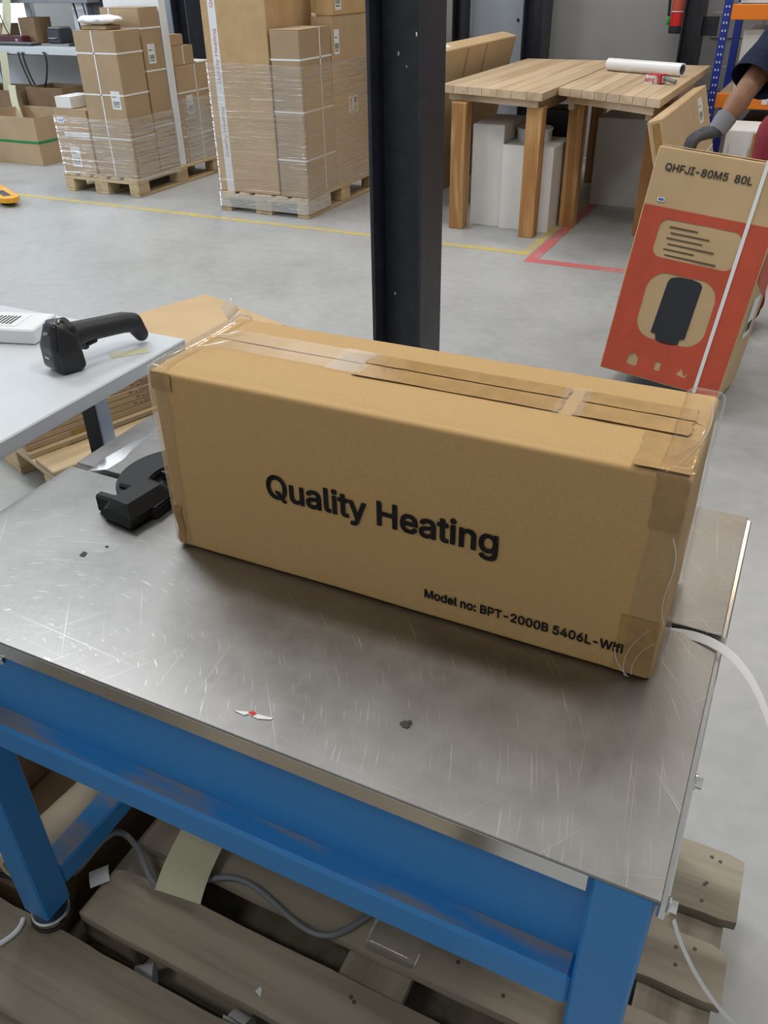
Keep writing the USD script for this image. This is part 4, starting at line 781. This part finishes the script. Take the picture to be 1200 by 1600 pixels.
obj('red_print', on_right(ext(Polygon([(.006, .475), (.27, .402), (.394, .372), (.394, .668), (.006, .668)]), .0006), (OW+.001, 0, 0)), 'print_red', O, label='red printed area of the side')
sl = obj('label_sheet', on_right(ext(sbox(.10, .235, .27, .40), .0006), (OW+.0018, 0, 0)), 'paper', O); obj('barcode', on_right(ext(sbox(.12, .26, .25, .30), .0005), (OW+.0025, 0, 0)), 'ink', sl, kind='stuff')
obj('strap', [cb(.397, .411, -.0045, -.0033, .004, OH+.008, .0004), cb(.397, .411, OD+.003, OD+.0042, .004, OH+.008, .0004), cb(.397, .411, -.003, OD+.003, OH+.007, OH+.008, .0003)], 'strap_white', O)
TR = thing('hand_truck', 'black hand truck carrying the tilted red-printed carton', 'hand truck', M=MO)
for x in (.03, .47): obj('rail', tube(np.array([(x, OD+.022, z) for z in np.linspace(-.03, .80, 12)]), .014, 12), 'paint_black', TR, smooth=True)
obj('handle_bar', tube(np.array([(x, OD+.022, .80) for x in np.linspace(.03, .47, 12)]), .014, 12), 'paint_black', TR, smooth=True)
for z in (.12, .45, .70): obj('cross_bar', cb(.03, .47, OD+.014, OD+.030, z, z+.03, .003), 'paint_black', TR)
obj('toe_plate', cb(.06, .44, .16, OD+.03, -.010, -.004, .001), 'paint_black', TR)
for x in (.09, .41):
    w0 = axis_to(ring(.09, .045, .04), (x-.02, OD+.115, .065), (x+.02, OD+.115, .065)); wp = obj('wheel', w0, 'rubber', TR, smooth=30); obj('hub', axis_to(cyl(.044, .034, .003, 24), (x-.02, OD+.115, .065), (x+.02, OD+.115, .065)), 'plastic_grey', wp, smooth=30)
obj('axle', axis_to(cyl(.009, .40, n=12), (.05, OD+.115, .065), (.45, OD+.115, .065)), 'steel_bare', TR)
for x in (.14, .36): obj('axle_bracket', cb(x-.004, x+.004, OD+.025, OD+.125, .04, .085, .002), 'paint_black', TR)

# ------------------------------------------------------------------ the worker
Pn = thing('person', 'person in navy T-shirt, red trousers and grey gloves holding the tilted carton', 'person')
J = dict(pel=(-.04, 4.40, .97), chest=(.0, 4.42, 1.28), neck=(.0, 4.38, 1.47), head=(-.02, 4.31, 1.60),
         rs=(-.185, 4.30, 1.39), re=(-.325, 4.06, 1.150), rw=(-.405, 3.965, .998), ls=(.185, 4.44, 1.40), le=(.26, 4.30, 1.14), lw=(.17, 4.16, .98),
         rh=(-.165, 4.37, .93), rk=(-.20, 4.40, .52), ra=(-.15, 4.56, .095), lh=(.06, 4.42, .93), lk=(.11, 4.48, .51), la=(.12, 4.68, .095))
J = {k: np.array(v) for k, v in J.items()}
def hand(w, d, side, up, nrm):
    "palm at w pointing along d; fingers curl towards -nrm"
    d, side, nrm = [np.array(v, float)/np.linalg.norm(v) for v in (d, side, nrm)]
    w = np.array(w, float); bones = [((w, .027), (w+d*.035+side*.02, .018)), ((w, .027), (w+d*.035-side*.02, .018)), ((w+d*.035+side*.024, .016), (w+d*.08+side*.028, .012)), ((w+d*.035-side*.024, .016), (w+d*.08-side*.028, .012)), ((w+d*.08+side*.028, .012), (w+d*.08-side*.028, .012)), ((w+d*.03, .02), (w+d*.08, .013))]
    for k, (o, L) in enumerate(((.030, .062), (.010, .072), (-.010, .067), (-.029, .052))):
        a = w+d*.082+side*o; b = a+(d*.8-nrm*.45)*L*.45; c = b+(d*.35-nrm*.9)*L*.32; e = c+(-nrm*.95+d*.05)*L*.25
        bones += [((a, .0105), (b, .0098)), ((b, .0098), (c, .0092)), ((c, .0092), (e, .0082))]
    a = w+d*.02+side*.024; b = a+(side*.8+d*.5)*.034; c = b+(d*.8+side*.25-nrm*.4)*.03; e = c+(d*.7-nrm*.7)*.022
    return bones+[((a, .015), (b, .0115)), ((b, .0115), (c, .0105)), ((c, .0105), (e, .009))]
rdv = J['rw']-J['re']; hdir = np.array([-.70, -.42, -.22])
body_b = [((J['pel'], .125), (J['chest'], .135)), ((J['chest']+(.07, 0, .03), .11), (J['chest']+(-.07, 0, .03), .11)), ((J['pel']+(.06, 0, 0), .11), (J['pel']+(-.06, 0, 0), .11)), ((J['chest'], .11), (J['neck'], .055)), ((J['neck'], .053), (J['head']-(0, 0, .03), .058)),
          ((J['chest']+(0, 0, .08), .08), (J['rs'], .06)), ((J['chest']+(0, 0, .08), .08), (J['ls'], .06)),
          ((J['rs'], .055), (J['re'], .044)), ((J['re'], .045), (J['rw'], .029)), ((J['re']*.7+J['rw']*.3, .047), (J['rw']*.6+J['re']*.4, .037)), ((J['ls'], .055), (J['le'], .042)), ((J['le'], .043), (J['lw'], .029)),
          ((J['rh'], .088), (J['rk'], .058)), ((J['rk'], .056), (J['ra'], .04)), ((J['lh'], .088), (J['lk'], .058)), ((J['lk'], .056), (J['la'], .04)),
          ((J['ra'], .04), (J['ra']+(-.03, -.17, -.055), .032)), ((J['la'], .04), (J['la']+(-.03, -.17, -.055), .032))]
hc = J['head']; fd = np.array([-.45, -.85, -.25]); fd /= np.linalg.norm(fd); sd = np.cross(fd, [0, 0, 1]); sd /= np.linalg.norm(sd); ud = np.cross(sd, fd)
hp_ = lambda f, s, u: hc+fd*f+sd*s+ud*u
body_b += [((hp_(-.015, 0, .045), .088), (hp_(.03, 0, -.02), .070)), ((hp_(.045, 0, -.07), .042), (hp_(.03, 0, -.02), .070)), ((hp_(.098, 0, .005), .010), (hp_(.112, 0, -.022), .013)), ((hp_(.085, .02, -.058), .010), (hp_(.085, -.02, -.058), .010)), ((hp_(.09, .02, -.046), .006), (hp_(.09, -.02, -.046), .006))]
for s in (-1, 1): body_b += [((hp_(-.01, s*.082, .015), .012), (hp_(-.012, s*.086, -.025), .010)), ((hp_(.075, s*.045, .035), .012), (hp_(.085, s*.018, .035), .012))]
body_b += hand(J['rw'], hdir, np.cross(hdir, [0, 0, 1]), None, (.0, -.2, 1)) + hand(J['lw'], (-.55, -.3, -.75), (.3, -.9, .1), None, (-.5, 0, .6))
obj('body', hull_chain(body_b, .011, 8), 'skin', Pn, smooth=True)
for s in (-1, 1):
    e = trimesh.creation.icosphere(2, .011); e.apply_translation(hp_(.082, s*.031, .016)); obj('eye', e, 'foam_white', Pn, smooth=True)
hair = m3.Manifold.batch_hull([m3.Manifold.sphere(.093, 24).translate(list(hp_(-.02, 0, .052))), m3.Manifold.sphere(.075, 24).translate(list(hp_(.02, 0, .075))), m3.Manifold.sphere(.07, 24).translate(list(hp_(-.05, 0, -.01)))]).to_mesh()
obj('hair', trimesh.Trimesh(hair.vert_properties[:, :3], hair.tri_verts), 'hair', Pn, smooth=True)
k = 0.62; hem = J['rs']+(J['re']-J['rs'])*.86
shirt_b = [((J['pel']+(0, 0, .02), .150), (J['chest'], .158)), ((J['pel']+(.07, 0, .0), .128), (J['pel']+(-.07, 0, .0), .128)), ((J['chest']+(.08, 0, .03), .13), (J['chest']+(-.08, 0, .03), .13)), ((J['chest']+(.0, 0, .06), .10), (J['neck']-(0, 0, .045), .07)), ((J['chest']+(0, 0, .08), .095), (J['rs'], .083)), ((J['chest']+(0, 0, .08), .095), (J['ls'], .083)), ((J['rs'], .088), (J['rs']+(J['re']-J['rs'])*1.12, .098)), ((J['ls'], .083), (J['ls']+(J['le']-J['ls'])*.7, .075))]
sh = hull_chain(shirt_b, .014, 6); v = sh.vertices; v += np.c_[meshkit.fbm(v*11, 3, 1)-.5, meshkit.fbm(v*11, 3, 2)-.5, meshkit.fbm(v*11, 3, 3)-.5]*.016
sh = trimesh.Trimesh(v, sh.faces)
ax_ = (J['re']-J['rs'])/np.linalg.norm(J['re']-J['rs'])
sh = trimesh.intersections.slice_mesh_plane(sh, -ax_, J['rs']+(J['re']-J['rs'])*.93)
obj('shirt', sh, 'shirt', Pn, smooth=True)
tr_b = [((J['pel']+(.05, 0, -.02), .132), (J['pel']+(-.05, 0, -.02), .132)), ((J['rh'], .115), (J['rk'], .080)), ((J['rk'], .080), (J['ra']+(0, 0, .02), .066)), ((J['lh'], .115), (J['lk'], .080)), ((J['lk'], .080), (J['la']+(0, 0, .02), .066))]
obj('trousers', hull_chain(tr_b, .015, 6), 'trousers', Pn, smooth=True)
for a in ('ra', 'la'): obj('shoe', hull_chain([((J[a]+(0, .03, -.035), .055), (J[a]+(-.02, -.09, -.05), .045)), ((J[a]+(-.02, -.09, -.05), .045), (J[a]+(-.035, -.19, -.06), .035))], .012, 4), 'rubber', Pn, smooth=True)
gl_ = lambda bones: [((p, r+.0035), (q, s+.0035)) for (p, r), (q, s) in bones]
obj('glove', hull_chain(gl_(hand(J['rw'], hdir, np.cross(hdir, [0, 0, 1]), None, (.0, -.2, 1))), .005, 5), 'glove_grey', Pn, smooth=True)
obj('glove', hull_chain(gl_(hand(J['lw'], (-.55, -.3, -.75), (.3, -.9, .1), None, (-.5, 0, .6))), .005, 5), 'glove_grey', Pn, smooth=True)
for wr, el in (('rw', 're'), ('lw', 'le')):
    d = (J[el]-J[wr])/np.linalg.norm(J[el]-J[wr]); obj('glove_cuff', axis_to(trimesh.creation.revolve(np.array([(.030, -.01), (.037, -.01), (.041, .03), (.042, .062), (.038, .064), (.034, .0), (.030, -.01)]), sections=28), J[wr], J[wr]+d), 'glove_cuff', Pn, smooth=40)

# ------------------------------------------------------------------ pallet rack at right with boxes
Rk = thing('pallet_rack', 'blue and orange pallet rack along the wall at right', 'rack', (.4, 7.35, 0)); rx, ry = .4, 7.35
for x in (-.835, 1.8):
    for y in (7.28, 8.18):
        u = obj('upright', cb(x-.02-rx, x+.035-rx, y-ry, y+.06-ry, 0, 3.4, .003), 'rack_blue', Rk)
        if y < 8 and x < 0: obj('slot_hole', [cb(x+dx_-.0045-rx, x+dx_+.0045-rx, y-.0012-ry, y+.001-ry, z, z+.014, .0004) for z in np.arange(.3, 1.7, .05) for dx_ in (-.002, .018)], 'desk_frame', u, kind='stuff')
for z0, z1 in ((.655, .755), (1.225, 1.32)):
    for y in (7.285, 8.19): obj('beam', cb(-.80-rx, 1.78-rx, y-ry, y+.045-ry, z0, z1, .004), 'rack_orange', Rk)
    obj('shelf_board', cb(-.79-rx, 1.77-rx, 7.33-ry, 8.19-ry, z1-.03, z1-.002), 'pine_x', Rk)
obj('beam_label', cb(-.475-rx, -.435-rx, 7.283-ry, 7.2848-ry, .69, .73, .0003), 'paper', Rk)
obj('beam_label', cb(-.44-rx, -.40-rx, 7.283-ry, 7.2848-ry, 1.245, 1.29, .0003), 'paper', Rk)
carton('white_carton', 'tall white box on the lower shelf of the rack', -.70, -.42, 7.40, 7.95, .756, 1.16, mat='white_carton', cat='white box', c=.004)
carton('white_carton', 'second white box on the lower rack shelf, behind the arm', -.40, .0, 7.40, 7.95, .756, 1.02, mat='white_carton', cat='white box', c=.004)
carton('white_carton', 'white box on the upper rack shelf at the top edge', -.76, -.2, 7.40, 7.95, 1.321, 1.75, mat='white_carton', cat='white box', c=.004)
t = carton('white_carton', 'white box with brown tape on the floor below the rack', -.62, -.30, 6.66, 7.12, .0, .60, mat='white_carton', cat='white box', c=.004)
obj('tape', cb(.02, .09, -.251, -.2502, .40, .59, .0003), 'tape_brown', t); obj('label_sheet', cb(-.12, .0, -.251, -.2502, .30, .52, .0003), 'paper', t)
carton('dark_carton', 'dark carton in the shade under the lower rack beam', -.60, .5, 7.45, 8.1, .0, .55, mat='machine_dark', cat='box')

# fire extinguisher on the wall
E_ = thing('fire_extinguisher', 'red fire extinguisher hanging on the wall beside the dark column', 'fire extinguisher', (-1.325, 8.40, 1.07))
prof = np.array([(0, 0), (.070, 0), (.076, .006), (.076, .055), (0, .055)]); obj('base_ring', trimesh.creation.revolve(prof, sections=36), 'rubber', E_, smooth=40)
prof = np.array([(0, .045), (.074, .046), (.074, .40), (.066, .44), (.045, .468), (.022, .48), (.02, .51), (0, .51)]); obj('cylinder', trimesh.creation.revolve(prof, sections=40), 'red_paint', E_, smooth=40)
a = np.linspace(-2.6, -.5, 24); lab = [np.array([.0746*np.cos(q), .0746*np.sin(q)]) for q in a]; P = np.array([(x, y, .25) for x, y in lab]); obj('label_sheet', ribbon(P, [(0, 0, .095)]*24, .0008), 'print_red', E_, smooth=True, label='paler printed label on the red cylinder'); P[:, 2] = .16; obj('label_line', ribbon(P*np.array([1.012, 1.012, 1]), [(0, 0, .004)]*24, .0006), 'paper', E_)
obj('hose', tube(spline([(0, -.03, .50), (-.07, -.04, .46), (-.095, -.03, .36), (-.092, -.02, .20), (-.088, -.02, .12)], 30), .011, 10), 'rubber', E_, smooth=True)
obj('nozzle', tube(np.array([(-.088, -.02, .125), (-.088, -.02, .10), (-.088, -.02, .06)]), [.012, .013, .017], 12), 'green_plastic', E_, smooth=True)
obj('valve', cb(-.03, .03, -.02, .02, .505, .56, .005), 'steel_bare', E_); obj('wall_hook', cb(-.02, .02, .07, .205, .40, .43, .002), 'steel_bare', E_)

# ------------------------------------------------------------------ left background: work bench with clutter
Bn = thing('work_bench', 'grey work bench with a steel shelf frame in the far left corner', 'workbench', (-7.75, 7.3, 0)); bx, by = -7.75, 7.3
def bb(x0, x1, y0, y1, z0, z1, c=.003): return cb(x0-bx, x1-bx, y0-by, y1-by, z0, z1, c)
obj('bench_top', bb(-9.0, -6.75, 7.2, 8.0, .87, .955, .012), 'alu', Bn)
for x in (-8.9, -6.86):
    for y in (7.26, 7.9): obj('leg', bb(x, x+.06, y, y+.06, 0, .869), 'desk_frame', Bn)
for x in (-8.2, -7.06): obj('frame_post', bb(x, x+.075, 7.86, 7.93, .9555, 2.1), 'desk_frame', Bn)
obj('frame_shelf', bb(-9.0, -7.0, 7.55, 7.855, 1.32, 1.39), 'plastic_grey', Bn)
obj('rear_panel', bb(-9.3, -6.8, 7.965, 7.985, .15, .86), 'wall_white', Bn)
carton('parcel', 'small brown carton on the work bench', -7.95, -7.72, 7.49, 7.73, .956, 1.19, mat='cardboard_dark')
carton('parcel', 'brown carton at the left photo edge on the work bench', -8.6, -8.22, 7.5, 7.75, .956, 1.13, mat='cardboard_inner')
t = thing('keyboard', 'dark keyboard on the front of the work bench', 'keyboard', (-7.75, 7.275, .956)); obj('tray', cb(-.42, .22, -.07, .07, 0, .018, .004), 'machine_dark', t); obj('key_row', [cb(-.40, .20, -.055+.028*i, -.033+.028*i, .0182, .024, .002) for i in range(4)], 'plastic_grey', t, kind='stuff')
t = thing('dark_case', 'long dark red case lying on the work bench', 'case', (-8.0, 7.415, .956)); obj('body', cb(-.40, .20, -.06, .06, 0, .075, .01), 'maroon', t); obj('clasp', cb(.10, .14, -.064, -.058, .03, .05, .001), 'steel_bare', t)
t = thing('computer_mouse', 'black mouse at the right end of the work bench', 'mouse', (-7.10, 7.35, .956)); g = trimesh.creation.icosphere(3); g.vertices[:] = g.vertices*[.035, .06, .022]; g.vertices[:, 2] = np.maximum(g.vertices[:, 2], -.006); g.apply_translation([0, 0, .006]); obj('shell', g, 'plastic_black', t, smooth=True)
t = thing('label_printer', 'black label printer at the right rear of the work bench', 'printer', (-7.52, 7.62, .956)); obj('case', cb(-.09, .09, -.1, .1, 0, .13, .012), 'machine_dark', t); obj('lid', cb(-.08, .08, -.08, .09, .131, .15, .006), 'plastic_grey', t); obj('paper_tongue', cb(-.05, .05, -.14, -.1, .05, .052, .0005), 'paper', t)
t = thing('monitor', 'black monitor seen from behind above the silver bag', 'monitor', (-7.02, 7.75, .956)); obj('screen', cb(-.17, .22, -.02, .02, .16, .58, .01), 'machine_dark', t); obj('stand', [cb(-.02, .06, .022, .05, .0, .3, .004)], 'machine_dark', t); obj('foot', cb(-.1, .14, -.08, .1, 0, .012, .003), 'machine_dark', t)
t = thing('white_cabinet', 'small white machine left of the monitor on the bench', 'machine', (-7.33, 7.86, .956)); obj('case', cb(-.12, .12, -.09, .09, .0, .55, .02), 'foam_white', t); obj('front_panel', cb(-.1, .1, -.094, -.089, .3, .5, .004), 'alu', t)
for i, (lb, pts) in enumerate([('black cable hanging in a loop below the work bench', [(-7.66, 7.19, .90), (-7.62, 7.18, .7), (-7.50, 7.18, .55), (-7.42, 7.18, .62), (-7.38, 7.19, .90)]), ('black cable dropping straight below the work bench', [(-7.72, 7.185, .90), (-7.66, 7.17, .7), (-7.58, 7.17, .5), (-7.54, 7.17, .30)]), ('black cable crossing to the left below the work bench', [(-8.35, 7.18, .82), (-8.2, 7.17, .62), (-8.0, 7.17, .48), (-7.9, 7.17, .42)]), ('black cable hanging beside the steel shelf post', [(-7.38, 7.70, 1.7), (-7.30, 7.66, 1.35), (-7.22, 7.62, 1.1), (-7.18, 7.60, .965)]), ('thin black cable hanging left of the monitor', [(-7.24, 7.72, 1.7), (-7.2, 7.68, 1.35), (-7.12, 7.62, 1.05), (-7.12, 7.58, .965)]), ('thin cable hanging in front of the bench window', [(-8.25, 7.5, 1.6), (-8.15, 7.45, 1.25), (-8.05, 7.42, 1.05), (-7.98, 7.42, .962)])]):
    obj('hanging_cable', tube(spline(pts, 40), .009 if i < 4 else .006, 6), 'rubber', smooth=True, label=lb, category='cable')
for i, (lb, pts, w) in enumerate([('tan paper strip hanging from the bench edge', [(-7.93, 7.18, .90), (-7.95, 7.17, .7), (-7.98, 7.16, .50)], .055), ('second tan paper strip hanging into the open carton', [(-7.66, 6.95, .62), (-7.62, 6.90, .45), (-7.55, 6.86, .33)], .05), ('tall tan paper strip hanging above the bench', [(-8.02, 7.50, 1.7), (-8.05, 7.48, 1.3), (-8.12, 7.45, 1.04)], .06)]):
    obj('paper_strip', ribbon(spline(pts, 16), [(w, 0, 0)]*16, .001), 'paper_yellow', smooth=True, label=lb, category='paper')
def open_carton(name, label, x0, x1, y0, y1, h, rz=0, mat='cardboard_far', band=None, flaps=True):
    W, D = x1-x0, y1-y0; t = thing(name, label, 'cardboard box', ((x0+x1)/2, (y0+y1)/2, 0), rz); e = .006
    obj('body', [cb(-W/2, W/2, -D/2, -D/2+e, 0, h), cb(-W/2, W/2, D/2-e, D/2, 0, h), cb(-W/2, -W/2+e, -D/2+e, D/2-e, 0, h), cb(W/2-e, W/2, -D/2+e, D/2-e, 0, h), cb(-W/2+e, W/2-e, -D/2+e, D/2-e, 0, e)], mat, t)
    if band: obj('band', strap_ring(W, D, h, 'h', band, .022, .002), 'strap_green', t)
    return t
oc = open_carton('open_carton', 'open brown carton with a green band on the floor by the bench', -7.62, -6.80, 6.33, 6.98, .43, 0, band=.21)
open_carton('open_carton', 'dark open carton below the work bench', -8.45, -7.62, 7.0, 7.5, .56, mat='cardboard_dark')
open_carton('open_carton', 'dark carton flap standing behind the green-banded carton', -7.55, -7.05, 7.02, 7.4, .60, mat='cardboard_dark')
carton('small_carton', 'brown carton corner at the left photo edge in front of the banded carton', -8.10, -7.52, 5.72, 6.1, 0, .24)
# yellow pallet truck fork
Fk = thing('pallet_truck', 'yellow pallet truck fork tip at the left photo edge', 'pallet truck', (-5.78, 4.97, 0), -28)
q = Polygon([(-1.2, -.08), (-.06, -.08), (0, -.05), (.02, 0), (0, .05), (-.06, .08), (-1.2, .08)])
obj('fork', ext(q, .036, .035), 'yellow_paint', Fk); obj('fork', xf(ext(q, .036, .035), mat4(o=(0, -.38, 0))), 'yellow_paint', Fk)
for y in (0, -.38): obj('roller', axis_to(cyl(.032, .1, n=24, ch=.004), (-.14, y-.05, .0325), (-.14, y+.05, .0325)), 'rubber', Fk, smooth=30)
obj('fork_slot', cb(-.34, -.10, -.03, .03,   .0711, .0725, .0005), 'machine_dark', Fk); obj('cross_head', cb(-1.26, -1.18, -.47, .09, .03, .30, .01), 'yellow_paint', Fk)
